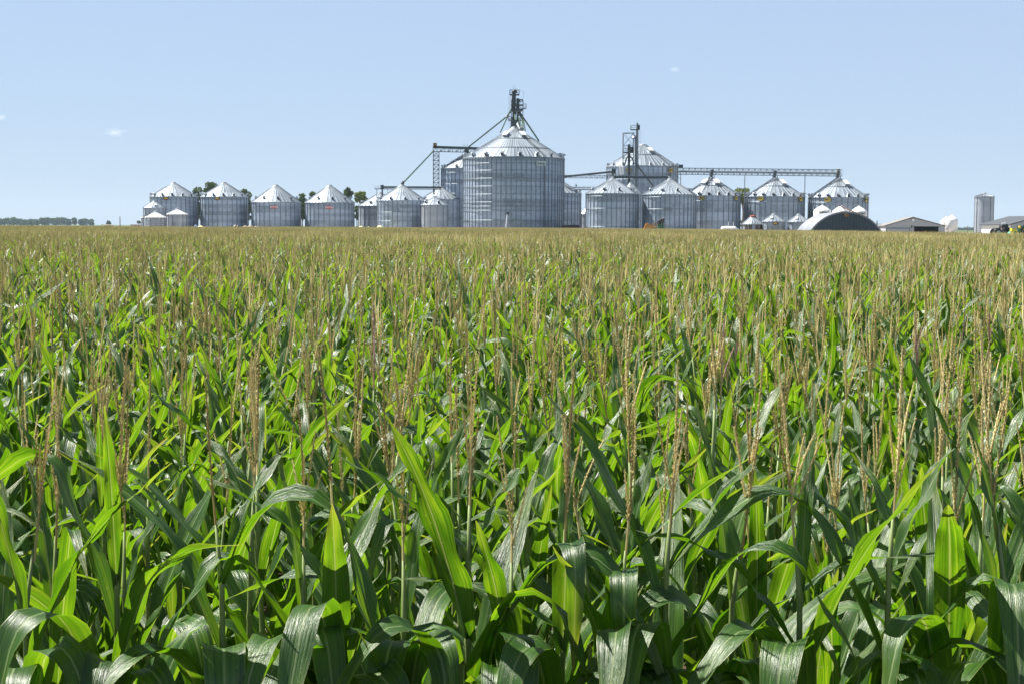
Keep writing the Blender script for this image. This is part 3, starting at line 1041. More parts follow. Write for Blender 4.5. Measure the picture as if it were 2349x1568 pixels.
g.tube([T(1187, 248.5), T(1187, 254), T(1187, 257.5)], [0.55, 1.25, 1.25], 12)
g.build('distributor', M['steel'], root)
g = G()
g.tube([T(1182, 210) + Vector((0, -.5, 0)), T(1184.5, 210) + Vector((0, -.5, 0))], 0.42, 10)
g.box(T(1184.2, 211.5) + Vector((0, -.4, 0)), (0.35, .5, 0.8))
g.build('drive_motor', M['black'], root)
g = G()
g.tube([T(1190, 232) + Vector((0, -.5, 0)), T(1193, 232) + Vector((0, -.5, 0))], 0.4, 10)
g.box(T(1191.5, 230) + Vector((0.2, -.4, 0.1)), (1.4, .3, 0.2))
g.build('drive_motor', M['black'], root)
g = G()
deck(g, T(1168.8, 218).x, T(1190.5, 218).x, -1.2, 1.2, T(1180, 218.2).z, 1.35, 0.1, 0.3)
g.build('platform', M['steel_dark'], root)
g = G()
deck(g, xr, T(1206.5, 250).x, -1, 1, T(1203, 249.3).z, 1.25, 0.08, 0.25)
g.build('platform', M['steel_dark'], root)
g = G()
deck(g, T(1165, 276).x, xl, -1, 1, T(1167, 276.3).z, 1.0, 0.08, 0.25)
g.build('platform', M['steel_dark'], root)
g = G()
zq = T(1177, 276).z
g.box(T(1178, 284.5) + Vector((0, -2.0, 0)), (1.75, 2.2, T(0, 278).z - T(0, 292).z))
g.tube([T(1180, 276), T(1178, 282)], 0.8, 8)
g.build('head_box', M['steel_dark'], root)
g = G()
g.tube([T(1184, 281) + Vector((0, -1.8, 0)), T(1196, 301) + Vector((0, -6, 0))], [0.55, 0.75], 6)
g.build('sloped_chute', M['steel'], root)
g = G()
for px, py0, py1 in ((1177.3, 209, 196), (1181.6, 209, 199)):
    g.bar(T(px, py0), T(px, py1), 0.05)
g.build('antenna', M['steel'], root)
g = G()
g.bar(T(1190.5, 209.5), T(1200, 209.5), 0.035)
g.bar(T(1200, 209.5), T(1200, 242), 0.04)
g.build('lifting_davit', M['steel'], root)
g = G()
for s in (0, .6):
    g.bar(T(1166.8, 222) + Vector((s, 0, 0)), T(1166.8, 290) + Vector((s, 0, 0)), 0.035)
for i in range(24):
    q = T(1166.8, 222 + i * 2.8)
    g.bar(q, q + Vector((.6, 0, 0)), 0.025)
g.build('ladder', M['steel'], root)
for pts, r in (([(1176.5, 243), (1163.5, 267.5)], .2), ([(1180, 251), (1164, 266)], .16), ([(1164.5, 266.5), (1147.5, 306)], .2), ([(1172, 290), (1165, 306)], .2),
               ([(1190, 256), (1200, 273), (1235, 327)], .24), ([(1188, 257), (1196.5, 275), (1199, 300)], .2), ([(1191, 257), (1199.5, 275), (1204, 304)], .2),
               ([(1186, 257), (1189, 272), (1196, 298)], .16), ([(1183, 257), (1180, 268), (1182, 280)], .2)):
    g = G()
    pp = []
    for i, (px, py) in enumerate(pts):
        q = T(px, py)
        q.y = -i * 3.0
        pp.append(q)
    g.tube(pp, r, 6)
    g.build('spout', M['green_pipe'], root)
g = G()
# the long spout that feeds the bridge at the left
q0, q1 = P(1163.5, 267, Yt), P(1070.5, 341, 440)
o0 = Vector((0, Yt, ZG))
g.tube([q0 - o0, q1 - o0], 0.24, 6)
g.build('long_spout', M['green_pipe'], root)
g = G()
g.tube([P(1161.5, 269.5, Yt) - o0, P(1165.5, 263.5, Yt) - o0], 0.42, 8)
g.build('diverter', M['steel_light'], root)

# bridge conveyor at the left of the tall bins, on a lattice leg, with its diagonal spout
Yc = 440
root = thing('bridge_conveyor', 'green grey bridge conveyor on a lattice leg left of the two tall bins', 'conveyor', (P(1000, 400, Yc).x, Yc, ZG))
o0 = Vector(root.location)
C = lambda px, py, dy=0: P(px, py, Yc + dy) - o0


def truss(g, a0, a1, b0, b1, n, w=1.4, r=0.08, zig=True):
    """box truss: top line a0-a1, bottom line b0-b1"""
    for s in (-w / 2, w / 2):
        o_ = Vector((0, s, 0))
        g.bar(a0 + o_, a1 + o_, r); g.bar(b0 + o_, b1 + o_, r)
        for i in range(n + 1):
            t = i / n
            at, bt = a0.lerp(a1, t) + o_, b0.lerp(b1, t) + o_
            g.bar(at, bt, r * .75)
            if i < n:
                if i % 2:
                    g.bar(at, b0.lerp(b1, (i + 1) / n) + o_, r * .6)
                else:
                    g.bar(bt, a0.lerp(a1, (i + 1) / n) + o_, r * .6)
    for i in range(n + 1):
        t = i / n
        for u0, u1 in ((a0, a1), (b0, b1)):
            q = u0.lerp(u1, t)
            g.bar(q - Vector((0, w / 2, 0)), q + Vector((0, w / 2, 0)), r * .6)


g = G()
truss(g, C(993, 337.8), C(1100, 342), C(993, 348.3), C(1100, 350.5), 12, 1.6, 0.10)
g.build('truss', M['steel_dark'], root)
g = G()
g.box((C(994, 339) + C(1100, 342)) / 2 + Vector((0, 0, 0.1)), ((C(1100, 0) - C(994, 0)).x, 1.0, 0.75), Matrix.Rotation(math.radians(1.6), 3, 'Y'))
g.build('conveyor_tube', M['green_pipe'], root)
g = G()
g.box(C(997.5, 334.5), (1.1, 1.0, 1.5))
g.build('end_drive', M['brown_sign'], root)
g = G()
lattice(g, C(1000.5, 0).x, 0, C(1007, 0).x - C(994, 0).x, 0, C(1000, 348.3).z, 18, 0.11)
g.build('support_leg', M['steel_dark'], root)
g = G()
for px in (1062, 1066, 1072):
    g.bar(C(px, 331), C(px, 340), 0.05)
g.bar(C(1062, 335), C(1072, 335), 0.04)
g.build('guard_rail', M['steel'], root)
g = G()
g.tube([C(1070.5, 342), C(1070, 349), C(1070, 353)], [0.5, 0.8, 0.35], 8)
for s in (-1, 1):
    g.bar(C(1070, 346), C(1070 + s * 3.5, 353), 0.12)
g.build('drop_spout', M['green_pipe'], root)
g = G()
g.tube([P(994, 347, Yc - 1) - o0, P(926, 418.5, 412) - o0, P(924, 424.5, 412) - o0], 0.24, 6)
g.build('diagonal_spout', M['green_pipe'], root)
g = G()
g.tube([P(925, 416, 412) - o0, P(923, 421, 412) - o0, P(921.5, 427, 412) - o0], [0.25, 0.5, 0.35], 8)
g.build('spout_head', M['steel_dark'], root)

# lower catwalk conveyor running behind the ribbed bin
Yw = 430
root = thing('catwalk_conveyor', 'low dark catwalk conveyor with handrails above the bins left of the tall bins', 'conveyor', (P(930, 430, Yw).x, Yw, ZG))
o0 = Vector(root.location)
C = lambda px, py, dy=0: P(px, py, Yw + dy) - o0
g = G()
a, b2 = C(859, 434), C(1012, 434.8)
g.box((a + b2) / 2, ((b2 - a).x, 1.4, 0.22))
a, b2 = C(880, 429.8), C(1012, 431.2)
g.box((a + b2) / 2, ((b2 - a).x, 0.8, 0.5))
g.build('walkway', M['steel_dark'], root)
g = G()
for s in (-.7, .7):
    for i in range(22):
        px = 860 + i * 7.2
        g.bar(C(px, 434, s), C(px, 427.5, s), 0.04)
    g.bar(C(859, 427.5, s), C(1011, 428.5, s), 0.045)
    g.bar(C(859, 430.5, s), C(1011, 431.5, s), 0.035)
g.build('handrail', M['steel'], root)
g = G()
g.tube([C(876, 425), C(876.5, 435)], [0.5, 0.55], 8)
g.build('drive_head', M['steel_dark'], root)
for px, rr_ in ((864, .08), (876.5, .24), (889, .06)):
    g = G()
    g.tube([C(px, 434), C(px, 434) * 1.0 - Vector((0, 0, C(px, 434).z))], rr_, 6)
    g.build('support_post' if rr_ < .2 else 'drop_pipe', M['steel_dark'], root)
g = G()
g.tube([C(995, 434), C(995, 447)], 0.25, 6)
g.build('drop_pipe', M['steel_dark'], root)

# sloped conveyor from the biggest bin towards the slim tower
Yd = 425
root = thing('sloped_conveyor', 'gently sloped truss conveyor between the biggest bin and the slim lattice tower', 'conveyor', (P(1350, 404, Yd).x, Yd, ZG))
o0 = Vector(root.location)
C = lambda px, py, dy=0: P(px, py, Yd + dy) - o0
g = G()
truss(g, C(1285, 402.5), C(1405, 402.5), C(1285, 408.8), C(1405, 409.3), 20, 1.2, 0.07)
g.build('truss', M['steel'], root)
g = G()
g.tube([C(1285, 406.7), C(1405, 394.5)], 0.30, 8)
g.build('conveyor_tube', M['steel_dark'], root)
g = G()
g.box(C(1406.5, 393.5), (1.1, 1.0, 1.5))
g.build('drive_head', M['steel_dark'], root)
for px in (1410, 1392):
    g = G()
    g.bar(C(px, 405), C(px, 405) - Vector((0, 0, C(px, 405).z)), 0.1)
    g.build('support_post', M['steel'], root)

# low catwalk seen through the gap left of the twin bins
Yv = 445
root = thing('gap_walkway', 'short low walkway with rails in the gap left of the twin bins', 'walkway', (P(1345, 434, Yv).x, Yv, ZG))
o0 = Vector(root.location)
C = lambda px, py, dy=0: P(px, py, Yv + dy) - o0
g = G()
for py, h in ((431.3, .25), (435.3, .3)):
    a, b2 = C(1306, py), C(1378, py)
    g.box((a + b2) / 2, ((b2 - a).x, 1.2, h))
g.build('deck', M['steel'], root)
g = G()
for i in range(8):
    g.bar(C(1308 + i * 10, 435), C(1308 + i * 10, 427.5), 0.04)
g.bar(C(1306, 427.8), C(1378, 427.8), 0.04)
g.build('handrail', M['steel'], root)
for px in (1320, 1368):
    g = G()
    g.bar(C(px, 435), C(px, 435) - Vector((0, 0, C(px, 435).z)), 0.1)
    g.build('support_post', M['steel'], root)
g = G()
g.tube([C(1321, 424), C(1321, 430)], [0.28, 0.1], 8)
g.build('lamp', M['steel_dark'], root)

# slim lattice tower with elevator legs
Yr = 432
root = thing('lattice_tower', 'slim lattice tower with two elevator legs in front of the tall bin with signs', 'tower', (P(1444, 400, Yr).x, Yr, ZG))
o0 = Vector(root.location)
C = lambda px, py, dy=0: P(px, py, Yr + dy) - o0
xl, xr = C(1432.5, 0).x, C(1456.5, 0).x
g = G()
ztop = C(1440, 306).z
lattice(g, (xl + xr) / 2, 0, xr - xl, 0, ztop, 8, 0.10, 3.0)
g.bar(C(1433, 307), C(1455, 305.5), 0.2)
g.build('lattice_frame', M['steel'], root)
g = G()
g.tube([C(1460.5, 450), C(1460.5, 391), C(1461, 310), C(1461.5, 283)], [0.42, 0.42, 0.38, 0.3], 10)
g.tube([C(1457.5, 450), C(1457.5, 317)], 0.3, 8)
g.build('elevator_leg', M['steel'], root)
g = G()
g.tube([C(1442.3, 424), C(1442.3, 350), C(1442.3, 338), C(1442.3, 331.5)], [0.40, 0.4, 0.48, 0.35], 8)
g.build('short_leg', M['steel_dark'], root)
g = G()
g.box(C(1447.5, 341), (1.3, 0.9, 0.9))
g.box(C(1448.5, 346), (1.2, 0.8, 1.0))
g.build('drive_motor', M['black'], root)
g = G()
g.tube([C(1454, 309.5), C(1454, 316.5)], [0.12, 0.95], 14)
g.build('cone_hood', M['steel_light'], root)
g = G()
g.tube([C(1454, 316.6), C(1454, 318.6)], [1.0, 0.9], 14)
g.build('hood_ring', M['steel_dark'], root)
g = G()
deck(g, C(1450, 0).x, C(1468, 0).x, -1.1, 1.1, C(1460, 298.5).z, 1.3, 0.07, 0.25)
g.build('platform', M['steel_dark'], root)
g = G()
deck(g, xl, xr, -1.3, 1.3, C(1444, 350.5).z, 1.2, 0.07, 0.3)
g.build('platform', M['steel_dark'], root)
g = G()
g.box(C(1464.5, 293), (0.7, 0.7, 1.5))
g.build('drive_motor', M['black'], root)
g = G()
g.bar(C(1461, 284), C(1461, 278.5), 0.05)
g.build('antenna', M['steel'], root)
for x_ in (1433, 1454):
    g = G()
    g.tube([C(1442.3, 357), C(1442.3 + (x_ - 1442.3) * .6, 364, -1.5), C(x_, 377, -2)], 0.2, 6)
    g.build('spout', M['steel_dark'], root)
for x_ in (1423, 1429):
    g = G()
    g.tube([C(x_ - .8, 380.5, -2), C(x_ + .5, 401, -2)], 0.26, 6)
    g.build('drop_pipe', M['white'], root)
g = G()
g.tube([C(1461, 380, -2), C(1488, 415, 3), C(1498, 428, 4)], 0.24, 6)
g.build('spout', M['steel_dark'], root)
g = G()
for s in (0, .5):
    g.bar(C(1465.5, 300) + Vector((s, -.3, 0)), C(1463.5, 420) + Vector((s, -.3, 0)), 0.04)
g.build('ladder', M['steel'], root)

# level conveyor over the twin bins
Yx = 400
root = thing('level_conveyor', 'level dark conveyor lying above the peaks of the two twin bins', 'conveyor', (P(1470, 406, Yx).x, Yx, ZG))
o0 = Vector(root.location)
C = lambda px, py, dy=0: P(px, py, Yx + dy) - o0
a, b2 = C(1404, 407.5), C(1532, 407)
g = G()
g.box((a + b2) / 2, ((b2 - a).x, 0.9, 0.6))
g.build('conveyor_tube', M['steel_dark'], root)
g = G()
for s in (-.6, .6):
    g.bar(C(1404, 402.5, s), C(1532, 402, s), 0.05)
    for i in range(14):
        g.bar(C(1404 + i * 9.8, 402.5, s), C(1404 + i * 9.8, 408, s), 0.04)
g.build('handrail', M['steel'], root)
for px in (1405, 1535):
    g = G()
    g.tube([C(px, 400), C(px, 407), P(px, 414, 388) - o0], [0.3, 0.5, 0.3], 8)
    for s in (-1, 1):
        g.bar(C(px, 408), P(px + s * 7, 415.5, 388) - o0, 0.09)
    g.build('drop_spout', M['steel_dark'], root)
g = G()
g.bar(C(1403, 409), P(1380, 424, 396) - o0, 0.09)
g.bar(C(1470, 409), C(1470, 409) - Vector((0, 0, C(1470, 409).z)), 0.12)
g.build('brace', M['steel'], root)

# long truss conveyor over the three right bins
Yk = 412
root = thing('truss_conveyor', 'long horizontal truss conveyor spanning over the three bins with yellow signs', 'conveyor', (P(1740, 394, Yk).x, Yk, ZG))
o0 = Vector(root.location)
C = lambda px, py, dy=0: P(px, py, Yk + dy) - o0
g = G()
truss(g, C(1546, 386), C(1929, 390), C(1546, 400.5), C(1929, 405), 56, 1.8, 0.085)
g.build('truss', M['steel'], root)
g = G()
g.tube([C(1546, 394), C(1920, 398.3)], 0.26, 8)
g.build('conveyor_tube', M['steel'], root)
for px, pk, py in ((1632.5, 409.5, 394), (1777, 410.5, 396), (1922, 411.5, 398)):
    g = G()
    g.tube([C(px + 1, py - 4), C(px - .5, py + 5), C(px - 1, pk + 1)], [0.5, 0.5, 0.24], 8)
    g.build('drop_spout', M['steel_dark'], root)
    for s in (-5, 5):
        g = G()
        g.bar(C(px + s, py + 6), C(px + s, pk + 3.5), 0.12)
        g.build('support_post', M['steel_dark'], root)
g = G()
g.box(C(1922.5, 394), (.7, .8, 1.4))
g.build('end_drive', M['brown_sign'], root)
for px in (1708, 1846):
    g = G()
    q = C(px, 402.5)
    g.bar(q, q - Vector((0, 0, q.z)), 0.14)
    g.build('support_post', M['steel'], root)
g = G()
q = C(1561, 399.5)
g.bar(q, q - Vector((0, 0, 5)), 0.12)
g.bar(C(1551, 404), C(1561, 411), 0.08)
g.tube([C(1540, 381.5), C(1558, 381.5)], .15, 6)
g.box(C(1561, 382), (1.2, 1, .9))
g.build('inlet', M['steel_dark'], root)

# ------------------------------------------------------------------ yard clutter
def heap(name, label, cat, px, py_top, halfpx, Y, mtl, seed, squash=0.7, group=None, lumps=4):
    rg = random.Random(seed)
    c0 = P(px, 500, Y)
    hz = P(px, py_top, Y).z - ZG
    hw_ = halfpx * Y / F
    g = G(); g.smooth = True
    n, mrow = 40, 12
    ph = [(rg.uniform(-.7, .7), rg.uniform(.25, .5), rg.uniform(.5, 1)) for _ in range(lumps)]
    rows = []
    for j in range(mrow + 1):
        rows.append([])
        for i in range(n + 1):
            x = -1 + 2 * i / n
            y = -1 + 2 * j / mrow
            e = max(0, 1 - abs(x) ** 2.6) ** .5 * max(0, 1 - y * y) ** .5
            hh = max([math.exp(-((x - a) / b_) ** 2) * c_ for a, b_, c_ in ph] + [0.55])
            z = e * hh * hz * (1 + rg.uniform(-.06, .06))
            rows[-1].append(g.vert((x * hw_ * 1.25, y * hw_ * squash, z - 0.05)))
    for j in range(mrow):
        for i in range(n):
            g.face(rows[j][i], rows[j][i + 1], rows[j + 1][i + 1], rows[j + 1][i])
    o = g.build(name, mtl)
    o.location = (c0.x, Y, ZG)
    tag(o, label, cat, group)
    return o


TP = 'yellow tarpaulin heaps in front of the bins'
heap('tarp_heap', 'pale yellow tarp heap at the foot of the second large left bin', 'tarp', 468, 513.0, 20, 400, M['tarp'], 3, group=TP)
heap('tarp_heap', 'pale yellow tarp heap below the trees left of the weathered dark bin', 'tarp', 829, 514.6, 19, 400, M['tarp'], 8, group=TP)
heap('tarp_heap', 'pale yellow tarp heap at the foot of the bin under the long spout', 'tarp', 879, 514.6, 18, 400, M['tarp'], 13, group=TP)
heap('rubble_heap', 'low grey rubble heap in front of the third large left bin', 'heap', 575, 514, 24, 405, M['rubble'], 21)
heap('junk_heap', 'small black scrap heap beside the grey rubble', 'heap', 538, 513, 11, 404, M['black'], 5, lumps=6)
heap('covered_heap', 'heap under dark and blue sheeting right of the small bright roofed bin', 'heap', 444, 513.5, 13, 404, M['blue_tarp'], 9, lumps=5)
heap('dark_heap', 'thin dark heap along the base of the right twin bin', 'heap', 1570, 522.5, 22, 374, M['black'], 15)

# wheeled red trailer half hidden right of the biggest bin
c0 = P(1308, 518, 395)
root = thing('red_trailer', 'dark red trailer half hidden at the right foot of the biggest bin', 'trailer', (c0.x, 395, ZG))
zt = P(1308, 516, 395).z - ZG
g = G()
for x_ in (-1.3, 1.3):
    g.box((x_, 0, zt * .62), (2.5, 2.0, zt * .42))
g.box((0, 0, zt * .9), (4.6, 2.2, zt * .12))
g.build('trailer_body', M['brown'], root)
for x_ in (-1.2, 1.2):
    g = G()
    g.tube([(x_, -1.1, .5), (x_, -.8, .5)], .5, 16)
    g.build('wheel', M['rubber'], root)
g = G()
g.bar((.9, 0, zt * .9), (.9, 0, zt * 1.2), .12)
g.build('pipe', M['steel_dark'], root)

# inclined white unload pipe and door platform at the foot of the biggest bin
c0 = P(1163, 505, 384)
root = thing('unload_pipe', 'short bright steel pipe with dark top leaning on the biggest bin', 'pipe', (c0.x, 384, ZG))
o0 = Vector(root.location)
g = G()
g.tube([P(1161.5, 521, 384) - o0 - Vector((0.2, 0, 1.2)), P(1164, 492, 385.5) - o0], 0.30, 8)
g.build('pipe', M['steel_light'], root)
g = G()
g.tube([P(1164, 492, 385.5) - o0, P(1164.6, 486.5, 385.5) - o0], 0.42, 8)
g.build('pipe_head', M['steel_dark'], root)
c0 = P(1181, 505, 385)
root = thing('stair_platform', 'small steel stair platform on the front of the biggest bin', 'stair', (c0.x, 385.5, ZG))
o0 = Vector(root.location)
zz = P(1181, 503, 385).z - ZG
g = G()
deck(g, -1.2, 1.4, -.6, .6, zz, 1.1, 0.05)
g.bar((-1.2, 0, 0), (-1.2, 0, zz), .07); g.bar((1.4, 0, 0), (1.4, 0, zz), .07)
g.build('platform', M['steel'], root)
g = G()
for i in range(10):
    g.box((2.0 + i * .28 - .28, -.3, zz - (i + .5) * zz / 10), (.3, .8, .06))
g.build('stairs', M['steel'], root)

# telescopic loader (orange) and green augers
c0 = P(1492, 520, 368)
root = thing('orange_loader', 'low orange loader parked in front of the right twin bin', 'loader', (c0.x, 368, ZG))
o0 = Vector(root.location)
C = lambda px, py, dy=0: P(px, py, 368 + dy) - o0
def slab(g, pts, y0, y1):
    A = [g.vert(Vector((q.x, y0, q.z))) for q in pts]
    B = [g.vert(Vector((q.x, y1, q.z))) for q in pts]
    g.face(*A); g.face(*reversed(B))
    for i in range(len(pts)):
        j = (i + 1) % len(pts)
        g.face(A[j], A[i], B[i], B[j])
g = G()
slab(g, [C(1479, 527), C(1505, 527), C(1507, 516), C(1486, 516)], -1, 1)
b_ = g.build('loader_body', M['orange'], root)
g = G()
slab(g, [C(1474, 527.5), C(1480, 526), C(1488, 515), C(1485, 511), C(1480, 513)], -.9, -.4)
g.build('loader_arm', M['orange'], root)
g = G()
slab(g, [C(1495, 511.7), C(1510, 513.5), C(1510, 515), C(1495, 513)], -.9, -.4)
g.build('boom', M['orange'], root)
g = G()
slab(g, [C(1497, 519), C(1508, 519), C(1508, 521.5), C(1497, 521.5)], -1.1, -1.03)
g.build('side_panel', M['steel_light'], root)
for px in (1484, 1503):
    g = G()
    q = C(px, 527)
    g.tube([(q.x, -1.35, .55), (q.x, -.95, .55)], .55, 16)
    g.build('wheel', M['rubber'], root)
AG = 'green upright augers'
for i, (px, py, nm) in enumerate(((1510.5, 504.5, 'left'), (1515, 502, 'middle'), (1519.5, 501, 'right'))):
    Ya = 366 + i * 1.1
    c0 = P(px, 520, Ya)
    zt = P(px, py, Ya).z - ZG
    root = thing('green_auger', 'upright green auger with dark head, %s one of three beside the orange loader' % {'left': 'nearest to the loader', 'middle': 'middle', 'right': 'farthest from the loader'}[nm].replace('nearest to the loader', 'closest').replace('farthest from the loader', 'tallest'), 'auger', (c0.x, Ya, ZG), AG)
    g = G()
    g.tube([(0.1, 0, 0), (0, 0, zt * .72)], [.32, .28], 10)
    g.build('auger_tube', M['green'], root)
    g = G()
    g.tube([(0, 0, zt * .68), (-.02, 0, zt * .9), (.1 + .2 * (i == 2), 0, zt)], [.38, .40, .25], 10)
    g.box((.15, 0, zt * .95), (.6, .4, .3))
    g.build('auger_head', M['black'], root)

# white gas tank
c0 = P(1671.5, 520, 346)
root = thing('gas_tank', 'white cylindrical gas tank with two vent pipes at the field edge', 'tank', (c0.x, 346, ZG))
hl = 18.5 * 346 / F
zt = P(1671, 519.5, 346).z - ZG
r = .68
g = G(); g.smooth = True
pr_ = [(-hl, .02), (-hl * .97, .55 * r), (-hl * .86, .86 * r), (-hl * .70, r), (hl * .70, r), (hl * .86, .86 * r), (hl * .97, .55 * r), (hl, .02)]
g.tube([(x_, 0, zt - r) for x_, _ in pr_], [q for _, q in pr_], 24)
g.build('tank_shell', M['white'], root)
for x_ in (-.15, 1.05):
    g = G()
    g.bar((x_, 0, zt - .1), (x_, 0, zt + 1.1), .085)
    g.build('vent_pipe', M['white'], root)
for x_ in (-hl * .5, hl * .5):
    g = G()
    g.box((x_, 0, (zt - 2 * r + .2) / 2), (.3, 1.2, zt - 2 * r + .2))
    g.build('saddle', M['steel'], root)
c0 = P(1692, 522, 346)
g = G()
zt2 = P(1692, 525, 346).z - ZG
g.tube([(0, 0, 0), (0, 0, zt2 - .2), (0, 0, zt2 - .05), (0, 0, zt2)], [.22, .22, .18, .05], 12)
o = g.build('white_post', M['white'])
o.location = (c0.x, 346, ZG)
tag(o, 'short white post right of the white gas tank', 'post')

# parked machinery in front of the barn
Ym = 296
Cm = lambda px, py: P(px, py, Ym)
base = Cm(2290, 530)
root = thing('tractor', 'dark cab tractor with big black tyres in front of the white barn wall', 'tractor', (base.x, Ym, ZG))
o0 = Vector(root.location)
C = lambda px, py, dy=0: P(px, py, Ym + dy) - o0
g = G()
slab(g, [C(2279.5, 539), C(2291, 539), C(2292.5, 532), C(2279.5, 532)], -1, 1)
slab(g, [C(2291, 537.5), C(2305, 537.5), C(2303, 528), C(2295, 528), C(2292, 533)], -.7, .7)
g.build('body', M['steel_dark'], root)
g = G()
slab(g, [C(2280.8, 532), C(2289.5, 532), C(2290, 524.5), C(2280.2, 524.5)], -.9, .9)
cb_ = g.build('cab', M['glass'], root)
g = G()
slab(g, [C(2278.5, 524.5), C(2292, 524.5), C(2291, 523), C(2279.5, 523)], -1.1, 1.1)
g.build('cab_roof', M['steel_dark'], cb_)
for px, r_ in ((2284, .85), (2298, .55)):
    for s in (-1, 1):
        g = G()
        q = C(px, 535)
        g.tube([(q.x, s * 1.1, r_), (q.x, s * 1.55, r_)], r_, 20)
        wh = g.build('wheel', M['rubber'], root)
        g = G()
        g.tube([(q.x, s * 1.1 - .02, r_), (q.x, s * 1.57, r_)], r_ * .5, 14)
        g.build('rim', M['steel_light'], wh)
root = thing('grain_cart', 'dark engine unit on a red framed wagon with large black tyres beside the tractor', 'wagon', (C(2304, 530).x + o0.x, Ym + 3.2, ZG))
o1 = Vector(root.location)
D_ = lambda px, py: P(px, py, Ym + 3.2) - o1
g = G()
slab(g, [D_(2293.5, 523.5), D_(2309.5, 523.5), D_(2309, 517), D_(2306, 514), D_(2302, 516), D_(2297, 515), D_(2294, 518)], -.9, .9)
g.build('engine', M['black'], root)
g = G()
g.tube([D_(2297.5, 516.5), D_(2305, 516)], .5, 12)
g.build('drum', M['steel_light'], root)
g = G()
slab(g, [D_(2292, 525), D_(2311, 525), D_(2311, 523.7), D_(2292, 523.7)], -1.1, 1.1)
g.build('deck', M['rust'], root)
g = G()
for px in (2294, 2298, 2305, 2311):
    for s in (-1, 1):
        q = D_(px, 525)
        g.bar((q.x, s, q.z), (q.x, s, .4), .06)
g.build('frame', M['white'], root)
for px in (2301.5, 2307.5):
    g = G()
    q = D_(px, 534)
    g.tube([(q.x, -1.5, .95), (q.x, -1.0, .95)], .95, 20)
    g.build('wheel', M['rubber'], root)
root = thing('teal_tank', 'small teal liquid tank lying between black tyres and a yellow implement', 'tank', (P(2317, 535, Ym).x, Ym - 1, ZG))
o1 = Vector(root.location)
zt = P(2317, 531.5, Ym).z - ZG
g = G(); g.smooth = True
g.tube([(-1.0, 0, zt - .75), (-.95, 0, zt - .75), (-.7, 0, zt - .75), (.7, 0, zt - .75), (.95, 0, zt - .75), (1, 0, zt - .75)], [.05, .5, .75, .75, .5, .05], 20)
g.build('tank_shell', M['teal'], root)
g = G()
for x_ in (-.5, .5):
    g.box((x_, 0, (zt - 1.4) / 2), (.15, 1.0, zt - 1.4))
g.build('stand', M['steel_dark'], root)
root = thing('yellow_implement', 'yellow tillage implement with bent arms and a small pale tank', 'implement', (P(2326, 535, Ym).x, Ym - 2.2, ZG))
o1 = Vector(root.location)
D_ = lambda px, py: P(px, py, Ym - 2.2) - o1
g = G()
for s in (-.8, 0, .8):
    yv = Vector((0, s, 0))
    g.tube([D_(2318, 539.5) + yv, D_(2321, 533) + yv, D_(2323, 529) + yv, D_(2328, 530) + yv, D_(2332, 537) + yv], .12, 6)
g.bar(D_(2321, 532) - Vector((0, .8, 0)), D_(2321, 532) + Vector((0, .8, 0)), .15)
g.box(D_(2323, 527.5), (.9, 1.4, .6))
g.build('frame', M['yellow'], root)
g = G(); g.smooth = True
g.tube([D_(2322, 531.8), D_(2322.4, 531.8), D_(2327.5, 531.8), D_(2328, 531.8)], [.1, .35, .35, .1], 12)
g.build('small_tank', M['teal'], root)
root = thing('folded_planter', 'folded green planter with many upright arms at the right edge of the photo', 'planter', (P(2340, 535, Ym).x, Ym + 1.2, ZG))
o1 = Vector(root.location)
D_ = lambda px, py: P(px, py, Ym + 1.2) - o1
rg = random.Random(4)
g = G()
for i in range(9):
    px = 2334 + i * 3.0
    yv = Vector((0, rg.uniform(-1.5, 1.5), 0))
    g.bar(D_(px, 540) + yv, D_(px + rg.uniform(-1, 1), 517.5 + rg.uniform(-1, 2)) + yv, .14)
for py in (520, 525, 531, 536):
    g.bar(D_(2332, py), D_(2360, py - 1), .13)
for i in range(7):
    g.bar(D_(2333 + i * 3.5, 519 + (i % 3) * 4), D_(2336 + i * 3.5, 524 + (i % 3) * 5), .11)
g.build('frame', M['green'], root)
for i in range(6):
    g = G()
    px, py = 2335 + i * 4.2, 522 + (i * 37 % 4) * 3.5
    q = D_(px, py) + Vector((0, -.9, 0))
    g.tube([q - Vector((0, 0, .35)), q, q + Vector((0, 0, .35))], [.2, .34, .26], 10)
    g.build('seed_box', M['black'] if i % 2 else M['yellow'], root)
g = G()
q = D_(2346, 532)
g.tube([(q.x, -1.6, .75), (q.x, -1.2, .75)], .75, 18)
g.build('wheel', M['rubber'], root)

# low things far left of the farm
c0 = P(247, 517, 424)
root = thing('low_shelter', 'low shelter with a tan sheet roof left of the farm', 'shelter', (c0.x, 424, ZG - .6))
zt = P(247, 515.6, 424).z - ZG + .6
g = G()
g.box((0, 0, zt - .12), (2.9, 3.2, .16), Matrix.Rotation(.06, 3, 'Y'))
g.build('roof', M['tan'], root)
g = G()
g.box((0, .8, (zt - .3) / 2), (2.4, 1.2, zt - .35))
for s in (-1, 1):
    g.bar((s * 1.2, -1.2, 0), (s * 1.2, -1.2, zt - .25), .08)
g.build('wall', M['brown'], root)
c0 = P(312, 518, 424)
root = thing('red_fence', 'short rusty red plank fence left of the small bins', 'fence', (c0.x, 424, ZG - .6))
zt = P(312, 515.3, 424).z - ZG + .6
g = G()
for k in range(3):
    g.box((0, -.1, zt - .2 - k * .4), (3.2, .06, .25))
g.build('plank', M['rust'], root)
for x_ in (-1.5, 0, 1.5):
    g = G()
    g.box((x_, 0, zt / 2), (.14, .14, zt + .1))
    g.build('post', M['brown'], root)

